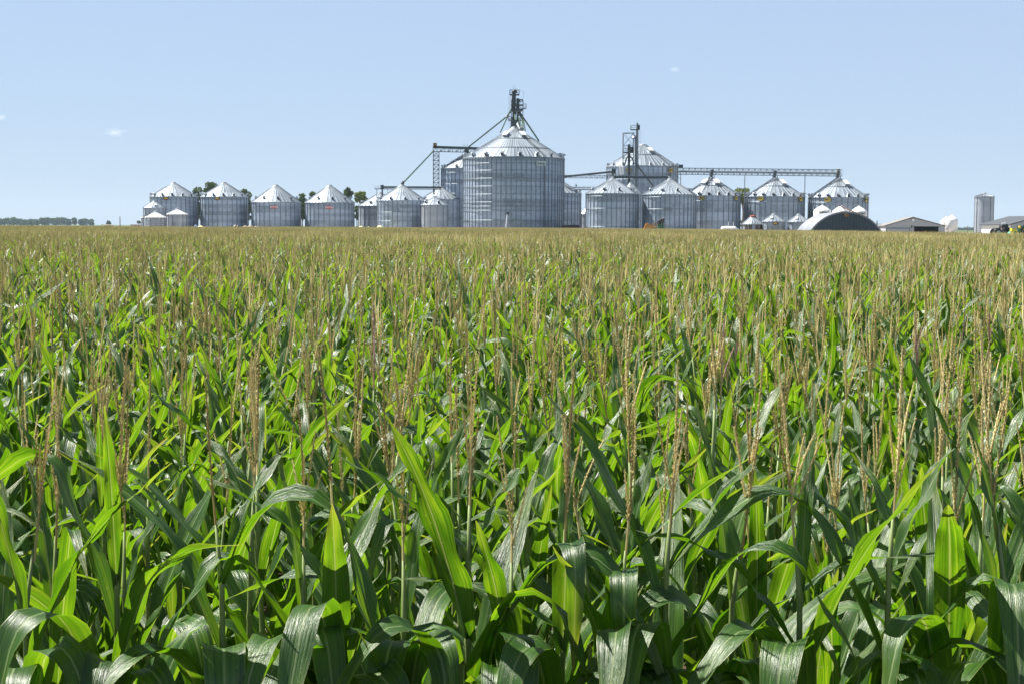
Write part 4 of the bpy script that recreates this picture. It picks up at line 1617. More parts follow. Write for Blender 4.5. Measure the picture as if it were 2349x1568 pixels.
PG = 'wooden utility poles'
def pole(label, px, py, Y, arm=True):
    c0 = P(px, py, Y)
    root = thing('utility_pole', label, 'pole', (c0.x, Y, 0), PG)
    g = G()
    g.tube([(0, 0, 0), (0, 0, c0.z)], [.2, .13], 8)
    g.build('mast', M['wood'], root)
    if arm:
        g = G()
        g.box((0, -.14, c0.z - .5), (2.4, .12, .14))
        for x_ in (-1.1, 0, 1.1):
            g.tube([(x_, -.14, c0.z - .42), (x_, -.14, c0.z - .2)], .06, 6)
        g.build('crossarm', M['wood'], root)
    return root
pole('thin utility pole standing left of the farm beyond the field', 275, 497, 520, False)
root = pole('dark mast with a cross pipe between quonset hut and grey shed', 2011, 506.5, 360, False)
g = G()
zq = P(2011, 514.5, 360).z
g.tube([(-1.1, 0, zq), (1.0, 0, zq), (1.3, 0, zq - .3), (1.3, 0, zq - .8)], .07, 6)
g.build('cross_pipe', M['steel'], root)
pole('distant thin utility pole with a pale box left of the tall silo', 2219, 519, 520, True)

# ------------------------------------------------------------------ trees
def leaf_cloud(g, c, rx, rz, n, size, rg, dark):
    for _ in range(n):
        while True:
            q = Vector((rg.uniform(-1, 1), rg.uniform(-1, 1), rg.uniform(-1, 1)))
            if .12 < q.length < 1:
                break
        if rg.random() < .5:
            q = q.normalized() * rg.uniform(.7, 1.05)
        p_ = c + Vector((q.x * rx, q.y * rx, q.z * rz))
        s = size * rg.uniform(.6, 1.3)
        a = Vector((rg.gauss(0, 1), rg.gauss(0, 1), rg.gauss(0, .6))).normalized()
        b_ = a.orthogonal().normalized()
        b_ = Matrix.Rotation(rg.uniform(0, 6.28), 3, a) @ b_
        cx_ = a.cross(b_)
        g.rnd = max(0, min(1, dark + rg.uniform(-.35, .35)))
        g.poly([p_ - b_ * s, p_ + cx_ * s * .6, p_ + b_ * s, p_ - cx_ * s * .6])


def tree(name, label, px, top, halfpx, Y, low, group, mtl='tree_leaf', nclump=9, per=85, size=.5, trunk=True, zb=None, seed=0, ratio=None):
    """low: photo height where the crown ends"""
    rg = random.Random(seed * 31 + int(px))
    c0 = P(px, top, Y)
    z0 = ZG if Y < 620 else 0.0
    zt = c0.z - z0
    zl = max(1.0, P(px, low, Y).z - z0)
    rw = halfpx * Y / F
    root = thing(name, label, 'tree', (c0.x, Y, z0), group)
    g = G(); gt = G(); gt.smooth = True
    rad = max(.12, zt * .02)
    fork = zl * .8 + zt * .06
    gt.tube([(0, 0, -.2), (rg.uniform(-.1, .1), 0, fork * .5), (rg.uniform(-.3, .3), 0, fork)], [rad * 1.3, rad, rad * .85], 8)
    for k in range(nclump):
        t = (k + .5) / nclump
        zz_ = zl + (zt - zl) * (.12 + .80 * t) + rg.uniform(-.4, .4)
        ww = rw * math.sin(PI * min(.95, .18 + .72 * t)) ** .7
        ang = k * 2.4 + rg.uniform(-.5, .5)
        off = rg.uniform(.25, .72) * ww
        cr_ = max(rw * rg.uniform(.30, .48), .4)
        c = Vector((math.cos(ang) * off, math.sin(ang) * off, min(zz_, zt - cr_ * .7)))
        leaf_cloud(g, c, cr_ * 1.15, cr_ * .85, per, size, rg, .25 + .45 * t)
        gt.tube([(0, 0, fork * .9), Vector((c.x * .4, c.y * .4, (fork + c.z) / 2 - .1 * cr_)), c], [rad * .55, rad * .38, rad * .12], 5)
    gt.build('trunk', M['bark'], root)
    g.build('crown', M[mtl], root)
    return root


TG = 'leafy trees behind the left bins'
tree('leafy_tree', 'rounded leafy tree showing in the gap between the first two large left bins', 449, 429.5, 22, 520, 508, TG, nclump=14, seed=1)
tree('leafy_tree', 'tallest dark leafy tree behind the left shoulder of the second large bin', 484, 420, 22, 520, 470, TG, nclump=14, seed=2)
tree('leafy_tree', 'slim leafy tree standing tall in the gap right of the second large bin', 563, 433, 19, 520, 512, TG, nclump=16, seed=3)
tree('leafy_tree', 'leafy tree in the gap right of the first red sign bin', 693, 445, 17, 520, 510, TG, nclump=12, seed=4)
tree('leafy_tree', 'small tree top peeking over the roof left of the second red sign bin', 717, 439, 9, 540, 466, TG, nclump=7, per=60, seed=5)
tree('leafy_tree', 'leafy tree rising behind the right shoulder of the second red sign bin', 797, 432, 13, 520, 470, TG, nclump=11, seed=6)
tree('leafy_tree', 'open crowned tree with bare trunk left of the weathered dark bin', 827, 441, 17, 520, 462, TG, nclump=9, per=60, mtl='tree_leaf_light', seed=7)
tree('leafy_tree', 'low leafy tree under the open crowned tree beside the weathered dark bin', 818, 470, 9, 522, 508, TG, nclump=7, per=60, seed=8)
tree('pale_tree', 'yellow green tree with bare trunk between two bins under the truss conveyor', 1704, 433, 23, 520, 468, None, nclump=12, per=70, mtl='tree_leaf_light', seed=9)
tree('leafy_tree', 'low bluish bush far behind the bins, in the gap below the yellow green tree', 1703, 506, 8, 900, 522, None, nclump=6, per=60, size=.7, seed=10)
FT = 'distant trees on the left horizon'
far_l = [(2, 502, 17), (22, 501, 14), (33, 499.5, 10), (46, 503, 11), (58, 505, 13), (72, 503.5, 12), (84, 504.5, 9), (97, 501, 10), (108, 499.5, 11), (122, 501, 9), (134, 499, 11), (147, 500, 11), (157, 503, 8), (170, 500.5, 7), (186, 504, 8), (195, 502, 9), (209, 504, 9)]
names = ['first', 'second', 'third', 'fourth', 'fifth', 'sixth', 'seventh', 'eighth', 'ninth', 'tenth', 'eleventh', 'twelfth', 'thirteenth', 'fourteenth', 'fifteenth', 'sixteenth', 'seventeenth']
for i, (px, top, hp) in enumerate(far_l):
    tree('distant_tree', 'hazy round tree on the left horizon, %s from the left edge of the photo' % names[i], px, top, hp, 2150 + (i * 83 % 7) * 25, 520, FT, nclump=11, per=46, size=1.5, seed=40 + i)
tree('distant_tree', 'small hazy tree alone above the low tan shelter', 249, 507, 6, 1500, 517, FT, nclump=8, per=40, size=.9, seed=70)
tree('distant_tree', 'small round hazy tree just left of the small white roofed bins', 318, 507.5, 5.5, 1300, 513, FT, nclump=7, per=40, size=.7, seed=71)
# far wood at the right: one mass
rg = random.Random(99)
g = G()
for i in range(34):
    px = 2194 + i * 1.4
    q = P(px, 524.8 + rg.uniform(-.8, 1.2), 2300 + rg.uniform(-40, 40))
    hh = q.z
    leaf_cloud(g, Vector((q.x, q.y, hh * .62)), hh * .36, hh * .45, 60, 1.8, rg, .4)
    leaf_cloud(g, Vector((q.x + 2, q.y - 3, hh * .3)), hh * .4, hh * .3, 40, 1.8, rg, .25)
for i in range(20):
    q = P(2262 + i * 6, 527, 2300)
    leaf_cloud(g, Vector((q.x, q.y, 4)), 6, 6, 50, 1.8, rg, .4)
o = g.build('far_woods', M['tree_leaf'])
o['kind'] = 'stuff'
o['label'] = 'hazy dark green wood on the horizon left of the tall silo'

# ------------------------------------------------------------------ clouds
def cloud(px, py, w_, h_, label, dens, seed):
    Y = 5200
    c = P(px, py, Y)
    sx_, sz_ = w_ * Y / F / 2, h_ * Y / F / 2
    g = G(); g.smooth = True
    n, mm = 24, 14
    rows = [[g.vert((math.cos(2 * PI * i / n) * math.sin(PI * j / mm) * sx_, math.sin(2 * PI * i / n) * math.sin(PI * j / mm) * sx_ * .6, -math.cos(PI * j / mm) * sz_)) for i in range(n)] for j in range(mm + 1)]
    for j in range(mm):
        for i in range(n):
            k = (i + 1) % n
            g.face(rows[j][i], rows[j][k], rows[j + 1][k], rows[j + 1][i])
    m, nt, out = mat('cloud vapour %d' % seed)
    tc = N(nt, 'ShaderNodeTexCoord')
    mp = N(nt, 'ShaderNodeMapping')
    mp.inputs['Scale'].default_value = (1 / sx_, 1 / (sx_ * .6), 1 / sz_)
    L(nt, tc.outputs['Object'], mp.inputs[0])
    ln = N(nt, 'ShaderNodeVectorMath', operation='LENGTH')
    L(nt, mp.outputs[0], ln.inputs[0])
    nz = N(nt, 'ShaderNodeTexNoise')
    nz.inputs['Scale'].default_value = 1.6
    nz.inputs['Detail'].default_value = 5
    mp2 = N(nt, 'ShaderNodeMapping')
    mp2.inputs['Location'].default_value = (seed * 3.1, seed * 1.7, 0)
    L(nt, mp.outputs[0], mp2.inputs[0])
    L(nt, mp2.outputs[0], nz.inputs['Vector'])
    f = math_node(nt, 'SUBTRACT', 1.0, ln.outputs['Value'])
    f = math_node(nt, 'ADD', f, math_node(nt, 'MULTIPLY', math_node(nt, 'SUBTRACT', nz.outputs[0], 0.62), 1.5))
    f = math_node(nt, 'MULTIPLY', math_node(nt, 'MAXIMUM', f, 0.0), dens)
    pv = N(nt, 'ShaderNodeVolumePrincipled')
    pv.inputs['Color'].default_value = (1, 1, 1, 1)
    L(nt, f, pv.inputs['Density'])
    L(nt, pv.outputs[0], out.inputs['Volume'])
    o = g.build('cloud', m)
    o.location = c
    tag(o, label, 'cloud', 'small thin clouds', 'thing')


cloud(264, 304, 62, 24, 'small white cloud above the large bins at the left', 0.014, 1)
cloud(2, 270, 34, 20, 'tiny cloud wisp cut off by the left edge of the photo', 0.024, 2)
cloud(1548, 160, 30, 16, 'faint pinkish cloud wisp high above the slim lattice tower', 0.022, 3)

# ------------------------------------------------------------------ haze
g = G()
HZ = (-4800, 4800, -400, 4800, -1.0, 76.0)
g.box(((HZ[0] + HZ[1]) / 2, (HZ[2] + HZ[3]) / 2, (HZ[4] + HZ[5]) / 2), (HZ[1] - HZ[0], HZ[3] - HZ[2], HZ[5] - HZ[4]))
m, nt, out = mat('summer haze')
pv = N(nt, 'ShaderNodeVolumePrincipled')
pv.inputs['Color'].default_value = (0.62, 0.79, 1.0, 1)
pv.inputs['Density'].default_value = 0.00007
pv.inputs['Anisotropy'].default_value = 0.0
L(nt, pv.outputs[0], out.inputs['Volume'])
o = g.build('haze', m)
o['kind'] = 'stuff'
o['label'] = 'thin blue summer haze over the whole field and farm'

# ------------------------------------------------------------------ corn
def leaf(g, base, az, e0, Ln, W, bend=0.6, s0=.45, sw=.5, twist=0., drift=0., lin=.25, nx=5, ns=14, ruffle=.011, rg=R, vd=.6, stem_r=.006):
    p = Vector(base) + Vector((math.cos(az), math.sin(az), 0)) * stem_r
    ph1, ph2 = rg.uniform(0, 6.28), rg.uniform(0, 6.28)
    fr = rg.uniform(14, 24)
    us = [-1 + 2 * k / (nx - 1) for k in range(nx)]
    rows = []
    for i in range(ns + 1):
        s = i / ns
        x = min(1, max(0, (s - s0 + sw / 2) / sw))
        e = e0 - bend * x * x * (3 - 2 * x) - lin * s
        a = az + drift * s * s
        t = Vector((math.cos(e) * math.cos(a), math.cos(e) * math.sin(a), math.sin(e)))
        side = Vector((-math.sin(a), math.cos(a), 0))
        n = t.cross(side)
        tw = twist * s
        sd_ = side * math.cos(tw) + n * math.sin(tw)
        nn = n * math.cos(tw) - side * math.sin(tw)
        if s < .28:
            wd = W * (.52 + .48 * math.sin(PI / 2 * s / .28))
        else:
            q = (s - .28) / .72
            wd = W * max(.0, (1 - q ** 1.9)) ** .9
        wd = max(wd, .0025)
        v_ = vd * (1 - .75 * min(1, s * 2.2)) + .05
        row = []
        g.tip = s
        for k, u in enumerate(us):
            h = abs(u) * v_ * wd / 2
            ru = ruffle * u * u * math.sin(fr * s + (ph1 if u < 0 else ph2)) * min(1, 3 * s) * min(1, wd / W * 1.3)
            row.append(g.vert(p + sd_ * (u * wd / 2 * (1 - .25 * v_)) + nn * (h + ru), (u * .5 + .5, s * Ln)))
        rows.append(row)
        g.tip = 0.0
        p = p + t * (Ln / ns)
    for r0, r1 in zip(rows, rows[1:]):
        for k in range(nx - 1):
            g.face(r0[k], r0[k + 1], r1[k + 1], r1[k])


def spikelets(g, a, b, n, rg, size, curve):
    """a tassel branch from a to b, thickly set with husked spikelets"""
    a, b = Vector(a), Vector(b)
    ax = (b - a)
    ln = ax.length
    ax.normalize()
    o1 = ax.orthogonal().normalized()
    o2 = ax.cross(o1)
    def at(t):
        return a + ax * ln * t + curve * (t * t)
    g.rnd = rg.random()
    g.tube([at(i / 5) for i in range(6)], [.0022] * 5 + [.001], 4)
    for i in range(n):
        t = (i + rg.random()) / n
        an = i * 2.4 + rg.uniform(-.4, .4)
        out_ = o1 * math.cos(an) + o2 * math.sin(an)
        d = (ax * 1.0 + out_ * rg.uniform(.15, .5)).normalized()
        c = at(t) + out_ * .002
        sl = size * rg.uniform(.75, 1.25) * (1 - .35 * t)
        wv = sl * .20
        s1 = d.orthogonal().normalized() * wv
        s2 = d.cross(s1)
        g.rnd = rg.random()
        v0, v5 = g.vert(c), g.vert(c + d * sl)
        m_ = c + d * sl * .45
        rr_ = [g.vert(m_ + s1), g.vert(m_ + s2), g.vert(m_ - s1), g.vert(m_ - s2)]
        for k in range(4):
            g.face(v0, rr_[(k + 1) % 4], rr_[k])
            g.face(v5, rr_[k], rr_[(k + 1) % 4])


def tassel(g, base, tip, nb, rg, detail, spread=.5, thick=1.0):
    base, tip = Vector(base), Vector(tip)
    ax = tip - base
    ln = ax.length
    br = []
    z0 = .22
    g.rnd = .5
    if detail:
        g.tube([base - ax * .04, base + ax * (z0 + .02)], [.0032, .0026], 5, cap=False)
    br.append((base + ax * z0, tip, Vector((rg.uniform(-.02, .02), rg.uniform(-.02, .02), 0)), 1.0))
    for k in range(nb):
        t = z0 * .45 + .24 * (k / max(1, nb)) + rg.uniform(0, .05)
        an = k * 2.4 + rg.uniform(-.5, .5)
        sp = spread * rg.uniform(.35, 1.1)
        bl = ln * rg.uniform(.35, .55)
        d = Vector((math.cos(an) * sp, math.sin(an) * sp, 1)).normalized()
        p0 = base + ax * t
        droop = Vector((d.x, d.y, -.5)) * (bl * rg.uniform(-.08, .22))
        br.append((p0, p0 + d * bl, droop, .75))
    for a, b, cv, sc_ in br:
        if detail == 2:
            spikelets(g, a, b, int((b - a).length * (300 if sc_ == 1 else 210)), rg, .0086 * (1.1 if sc_ == 1 else .95), cv)
        elif detail == 1:
            n = 6
            g.rnd = rg.random()
            pts = [a.lerp(b, i / n) + cv * (i / n) ** 2 + Vector((rg.uniform(-1, 1), rg.uniform(-1, 1), 0)) * .0015 for i in range(n + 1)]
            g.tube(pts, [.002] + [.0052 * sc_ * thick * rg.uniform(.75, 1.25) for _ in range(n - 1)] + [.0015], 4, cap=False)
        else:
            g.rnd = rg.random()
            r_ = .0060 * sc_ * thick
            g.tube([a, a.lerp(b, .5) + cv * .25, b + cv], [r_ * .6, r_, r_ * .5], 3, cap=False)


def plant_spec(rg, n=9, htop=1.84):
    """leaf list: height, azimuth, start elevation, length, width, bend, s0, sw, twist, drift"""
    a0 = rg.uniform(0, 2 * PI)
    out_ = []
    for k in range(n):
        z = htop - .02 - (k * .125 + .012 * k * max(0, k - 3)) + rg.uniform(-.025, .025)
        az = a0 + PI * k + rg.gauss(0, .38)
        if k == 0:
            sp = (rg.uniform(1.0, 1.40), rg.uniform(.28, .42), rg.uniform(.028, .042), rg.uniform(0, .5))
        elif k == 1:
            sp = (rg.uniform(1.05, 1.42), rg.uniform(.44, .64), rg.uniform(.038, .055), rg.choice([rg.uniform(0, .3), rg.uniform(0, .4), rg.uniform(0, .4), rg.uniform(1.2, 2.4)]))
        elif k < 4:
            sp = (rg.uniform(1.05, 1.42), rg.uniform(.58, .78), rg.uniform(.050, .072), rg.choice([rg.uniform(0, .35), rg.uniform(0, .5), rg.uniform(1.3, 2.5), rg.uniform(1.6, 2.7)]))
        else:
            sp = (rg.uniform(1.0, 1.35), rg.uniform(.7, .9), rg.uniform(.066, .094), rg.choice([rg.uniform(0, .5), rg.uniform(1.4, 2.6), rg.uniform(1.6, 2.6)]))
        out_.append((z, az, *sp, rg.uniform(.42, .74), rg.choice([.14, .2, .3, .45, .6]), rg.choice([0, rg.uniform(-.9, .9), rg.uniform(-1.6, 1.6)]), rg.uniform(-.5, .5)))
    return out_


def stalk(g, h, rg, nodes, n=8):
    pts, rd = [(0, 0, -.05)], [.012]
    for z in sorted(nodes):
        r_ = .0125 - .0065 * (z / h) ** 1.5
        pts += [(0, 0, z - .012), (0, 0, z), (0, 0, z + .014)]
        rd += [r_ * .92, r_ * 1.22, r_ * .95]
    pts.append((0, 0, h)); rd.append(.0032)
    g.tube(pts, rd, n)


def plant_tip(rg, htop):
    return Vector((rg.gauss(0, .035), rg.gauss(0, .035), htop + rg.uniform(.44, .58)))


HP = PI / 2
# front row, from left to right: place across the row, depth, height of the flag leaf, rotation left out, hand set upper leaves
def lf(z, az, e0, ln, wd, bd=0.1, s0=.5, sw=.4, tw=0, dr=0):
    return (z, az, e0, ln, wd, bd, s0, sw, tw, dr)
FRONT = [
    (40, 3.02, 1.90, [lf(1.88, -1.9, 1.36, .46, 0.040), lf(1.76, -.3, 1.2, .62, 0.056, .3), lf(1.64, 2.6, 1.1, .75, 0.074, 2.0, .5, .3), lf(1.55, -1.4, 1.3, .72, 0.095, 2.6, .45, .42)]),
    (255, 3.03, 1.94, [lf(1.95, -1.4, 1.36, .46, 0.036), lf(1.84, 2.95, 1.30, .70, 0.072, 1.75, .60, .22, .5), lf(1.78, -.55, 1.22, .52, 0.066, .8, .5, .6, -.3), lf(1.62, -2.2, 1.2, .75, 0.090, 2.3, .5, .3), lf(1.5, .6, 1.2, .8, 0.081, 2.2, .5, .3)]),
    (500, 3.05, 1.95, [lf(1.97, 1.0, 1.15, .40, 0.032, .4), lf(1.96, -.10, 1.12, .86, 0.068, 2.25, .30, .38, .35), lf(1.80, 2.9, 1.2, .62, 0.059, .5), lf(1.60, -1.35, 1.35, .70, 0.099, 2.75, .42, .42), lf(1.5, 2.2, 1.2, .75, 0.081, 2.1, .5, .3)]),
    (690, 3.12, 1.88, [lf(1.86, 2.2, 1.42, .42, 0.032), lf(1.76, -2.7, 1.15, .66, 0.065, 2.0, .45, .25), lf(1.62, -1.2, 1.2, .74, 0.086, 2.2, .42, .3), lf(1.5, 1.2, 1.25, .8, 0.081, .4)]),
    (770, 3.05, 1.97, [lf(1.99, .25, 1.10, .46, 0.036, .1), lf(1.90, 3.0, 1.12, .44, 0.040, .5), lf(1.78, -1.5, 1.30, 0.44, 0.066, .1), lf(1.66, -1.75, 1.25, .75, 0.086, 2.1, .45, .35), lf(1.52, .1, 1.15, .8, 0.081, 2.2, .5, .3)]),
    (925, 3.10, 1.86, [lf(1.84, 1.2, 1.35, .4, 0.036), lf(1.74, 2.9, 1.0, .55, 0.056, 1.2), lf(1.60, -1.70, 1.38, .68, 0.101, 2.75, .43, .42), lf(1.60, -1.1, 1.30, .68, 0.095, 2.65, .45, .42), lf(1.48, 1.3, 1.2, .8, 0.081, 1.2)]),
    (1075, 3.03, 2.0, [lf(2.02, .12, 1.14, .36, 0.037, .0), lf(1.84, -2.15, 1.24, .60, 0.076, .10, .6, .5, .1), lf(1.98, 3.0, 1.0, .40, 0.032, .3), lf(1.76, -.25, 1.05, .78, 0.070, 2.0, .48, .35, .4), lf(1.60, -2.5, 1.2, .7, 0.090, 2.0, .5, .3), lf(1.5, 1.2, 1.25, .8, 0.081, .3)]),
    (1175, 3.08, 1.86, [lf(1.85, -2.9, 1.2, .40, 0.036, .4), lf(1.72, -1.9, 1.28, 0.48, 0.058, .15), lf(1.56, -1.5, 1.36, .70, 0.099, 2.7, .44, .42), lf(1.46, .4, 1.2, .8, 0.081, 2.0, .5, .3)]),
    (1295, 3.05, 1.95, [lf(1.97, 1.4, 1.40, .42, 0.036), lf(1.80, -1.45, 1.45, .62, 0.060, 2.95, .50, .42, .0), lf(1.86, 3.05, .55, .38, 0.029, .3), lf(1.70, .2, 1.2, .72, 0.074, .4, .5, .5, -.6), lf(1.55, -2.0, 1.2, .75, 0.090, 2.2, .5, .3)]),
    (1430, 3.06, 1.90, [lf(1.90, .9, 1.38, .42, 0.036), lf(1.76, -1.6, 1.45, .60, 0.073, 2.9, .48, .42, .2), lf(1.66, -2.2, 1.25, 0.51, 0.058, .2), lf(1.55, -1.2, 1.32, .66, 0.090, 2.7, .45, .42), lf(1.46, 2.9, 1.2, .8, 0.081, 2.0, .5, .3)]),
    (1535, 3.05, 1.97, [lf(1.99, .15, 1.0, .40, 0.036, .0), lf(1.88, 2.7, 1.25, .60, 0.061, .2), lf(1.78, -.35, 1.1, .7, 0.067, 1.9, .5, .3), lf(1.62, -2.0, 1.25, .72, 0.090, 2.3, .46, .25), lf(1.5, 1.4, 1.3, .8, 0.081, .3)]),
    (1690, 3.10, 1.90, [lf(1.92, 2.0, 1.38, .44, 0.036), lf(1.80, -.2, .85, .55, 0.044, .5), lf(1.68, 2.9, 1.2, .72, 0.070, 1.9, .48, .3), lf(1.55, -1.4, 1.3, .72, 0.095, 2.5, .45, .42), lf(1.48, .5, 1.2, .8, 0.081, .8)]),
    (1850, 3.04, 1.93, [lf(1.95, 1.2, 1.42, .44, 0.037), lf(1.82, 3.05, 1.0, .5, 0.044, .6), lf(1.58, -1.95, 1.36, .74, 0.103, 2.45, .45, .42, .3), lf(1.72, -.9, 1.22, .66, 0.067, .15), lf(1.5, -.6, 1.2, .8, 0.081, 1.9, .5, .3)]),
    (2055, 3.04, 1.98, [lf(2.0, .22, 1.18, .44, 0.042, .0), lf(1.80, 3.0, 1.16, .84, 0.074, 1.75, .50, .3, -.5), lf(1.92, 2.7, 1.1, .5, 0.043, .3), lf(1.68, -.4, 1.15, .74, 0.074, 2.0, .5, .3), lf(1.55, -1.5, 1.3, .72, 0.095, 2.4, .45, .42)]),
    (2200, 3.08, 1.90, [lf(1.9, 1.1, 1.4, .44, 0.036), lf(1.78, -1.9, 1.2, .60, 0.073, .5), lf(1.66, .1, 1.05, .74, 0.067, 2.0, .4, .3, .4), lf(1.56, 2.8, 1.2, .75, 0.078, 2.0, .5, .3), lf(1.48, 1.4, 1.3, .8, 0.081, .3)]),
    (2325, 3.03, 1.96, [lf(1.98, 2.3, 1.42, .5, 0.036), lf(1.86, 2.7, 1.38, .72, 0.054, .1), lf(1.74, -1.8, 1.2, .70, 0.086, 2.1, .45, .3), lf(1.62, .3, 1.2, .74, 0.074, 1.8, .5, .3), lf(1.5, -.9, 1.25, .8, 0.081, 2.2, .5, .3)]),
]

# near plants: every plant is a thing, every leaf a part
NEAR = []
def make_plant(rg, pink=False, spec=None, htop=1.84, dry=()):
    root = thing('corn_plant', 'corn plant', 'corn plant', (0, 0, 0), 'corn plants in the rows nearest the camera')
    spec = spec or plant_spec(rg, htop=htop)
    tip = plant_tip(rg, htop)
    g = G(); g.smooth = True
    stalk(g, htop + .14, rg, [s[0] for s in spec])
    # bent top so that the tassel grows out of the stalk
    for i, v in enumerate(g.v):
        if v[2] > htop:
            t = (v[2] - htop) / (tip.z - htop)
            g.v[i] = (v[0] + tip.x * t, v[1] + tip.y * t, v[2])
    g.build('stalk', M['stalk'], root)
    for k, (z, az, e0, ln, wd, bd, s0, sw, tw, dr) in enumerate(spec):
        g = G(); g.smooth = True
        g.rnd = rg.random()
        leaf(g, (0, 0, z), az, e0, ln, wd, bd, s0, sw, tw, dr, rg=rg, nx=7, ns=20)
        g.build('leaf', M['dry_leaf'] if k in dry else M['leaf'], root)
    g = G()
    b0 = Vector((tip.x * .3, tip.y * .3, htop + .13))
    tassel(g, b0, tip, rg.choice([0, 1, 2, 3, 4, 5]), rg, 2, spread=rg.uniform(.1, .36))
    g.build('tassel', M['pink_tassel'] if pink else M['tassel'], root)
    return root


def copy_plant(src):
    r = src.copy()
    col.objects.link(r)
    for ch in src.children:
        c = ch.copy()
        col.objects.link(c)
        c.parent = r
    return r


ROW0, ROWD, SPC = 3.62, .53, .17
rows_xy = []
rp_ = random.Random(5)
ylim = 40.0
k = 0
while ROW0 + k * ROWD < ylim:
    y = ROW0 + k * ROWD
    half = .36 * y + .30
    x = -(.40 * y + 3.5) + rp_.uniform(0, SPC)
    while x < .40 * y + 3.5:
        rows_xy.append((k, x + rp_.uniform(-.03, .03), y + rp_.uniform(-.06, .06), abs(x) < half))
        x += SPC * rp_.uniform(.85, 1.15)
    k += 1
inview = [q for q in rows_xy if q[3]][:287]
keep = set(id(q) for q in inview)
last_row = inview[-1][0]

ordn = ['front', 'second', 'third', 'fourth', 'fifth', 'sixth', 'seventh', 'eighth', 'ninth', 'tenth', 'eleventh', 'twelfth', 'thirteenth', 'fourteenth', 'fifteenth', 'sixteenth', 'seventeenth', 'eighteenth', 'nineteenth', 'twentieth']
rv = random.Random(21)
for i, (px, y, ht, up) in enumerate(FRONT):
    rg = random.Random(900 + i)
    low = [(z - .42, a + .4, e, ln, wd, bd, s0, sw, tw, dr) for (z, a, e, ln, wd, bd, s0, sw, tw, dr) in plant_spec(rg, n=6, htop=ht)[2:]]
    for q in range(3):
        low.append((rg.uniform(1.30, 1.62), -HP + rg.uniform(-1.25, 1.25), rg.uniform(1.15, 1.4), rg.uniform(.62, .8), rg.uniform(.075, .10), rg.uniform(1.7, 2.5), rg.uniform(.4, .55), rg.uniform(.3, .5), rg.uniform(-.6, .6), rg.uniform(-.4, .4)))
    o = make_plant(rg, spec=up + low, htop=ht, dry=())
    o.location = ((px - 1174) * y / F, y, 0)
    o['label'] = 'large green corn plant in the front row, %s from the left edge of the photo' % (['first'] + ordn[1:])[i]
protos = [make_plant(random.Random(100 + i)) for i in range(14)]
pink = [make_plant(random.Random(300 + i), pink=True) for i in range(2)]
used = set()
count_row = {}
def num(n):
    tens = {2: 'twenty', 3: 'thirty', 4: 'forty', 5: 'fifty'}
    if n <= 20:
        return (['first'] + ordn[1:])[n - 1]
    if n % 10 == 0:
        return {3: 'thirtieth', 4: 'fortieth', 5: 'fiftieth'}[n // 10]
    return tens[n // 10] + '-' + (['first'] + ordn[1:])[n % 10 - 1]
pinks = {40, 66, 101, 139, 178, 215, 250, 281}
for i, (k, x, y, _) in enumerate(inview):
    src = rv.choice(pink) if i in pinks else protos[(i * 5 + rv.randint(0, 2)) % 14]
    if id(src) not in used:
        o = src
        used.add(id(src))
    else:
        o = copy_plant(src)
    o.location = (x, y, 0)
    o.rotation_euler = (rv.gauss(0, .03), rv.gauss(0, .03), rv.uniform(0, 2 * PI))
    s = rv.gauss(1.0, .032)
    o.scale = (s, s, s)
    j = count_row.get(k, 0)
    count_row[k] = j + 1
    if i in pinks:
        o['label'] = 'corn plant with a pinkish purple tassel, %s plant of the %s row from the left' % (num(j + 1), ordn[k + 1])
    else:
        o['label'] = 'green corn plant with a tan tassel in the %s row from the camera' % ordn[k + 1]
for q in protos + pink:
    if id(q) not in used:
        for ch in list(q.children):
            bpy.data.objects.remove(ch)
        bpy.data.objects.remove(q)

# the rest of the field: one mass of plants (instances of a few plants and small blocks of plants)
src_col = bpy.data.collections.new('field plants')
def lod_plant(g, x, y, rg, det, htop=1.84, sc_=1.0):
    """adds one plant to g: det 1 = mid distance, 0 = far"""
    spec = plant_spec(rg, n=8 if det else 5, htop=htop)
    v0 = len(g.v)
    tip = plant_tip(rg, htop)
    g.mi = 1
    g.smooth = True
    g.rnd = rg.random()
    if det:
        g.tube([(0, 0, .3), (0, 0, htop), (tip.x * .3, tip.y * .3, htop + .14)], [.012, .007, .004], 5, cap=False)
    else:
        g.tube([(0, 0, htop - .4), (tip.x * .3, tip.y * .3, htop + .14)], [.008, .004], 3, cap=False)
    g.mi = 0
    for (z, az, e0, ln, wd, bd, s0, sw, tw, dr) in spec:
        g.rnd = rg.random()
        if det:
            leaf(g, (0, 0, z), az, e0, ln, wd, bd, s0, sw, tw, dr, rg=rg, nx=3, ns=9)
        else:
            leaf(g, (0, 0, z), az, e0, ln, wd, bd, s0, max(.5, sw), tw, dr, rg=rg, nx=2, ns=4, ruffle=0, vd=.1)
    g.mi = 2
    g.smooth = False
    tassel(g, Vector((tip.x * .3, tip.y * .3, htop + .13)), tip, rg.choice([0, 1, 2, 2, 3, 4]) if det else rg.choice([1, 2]), rg, det, spread=rg.uniform(.1, .4), thick=.68 if det else .78)
    if x or y:
        for i in range(v0, len(g.v)):
            v = g.v[i]
            g.v[i] = (v[0] * sc_ + x, v[1] * sc_ + y, v[2] * sc_)


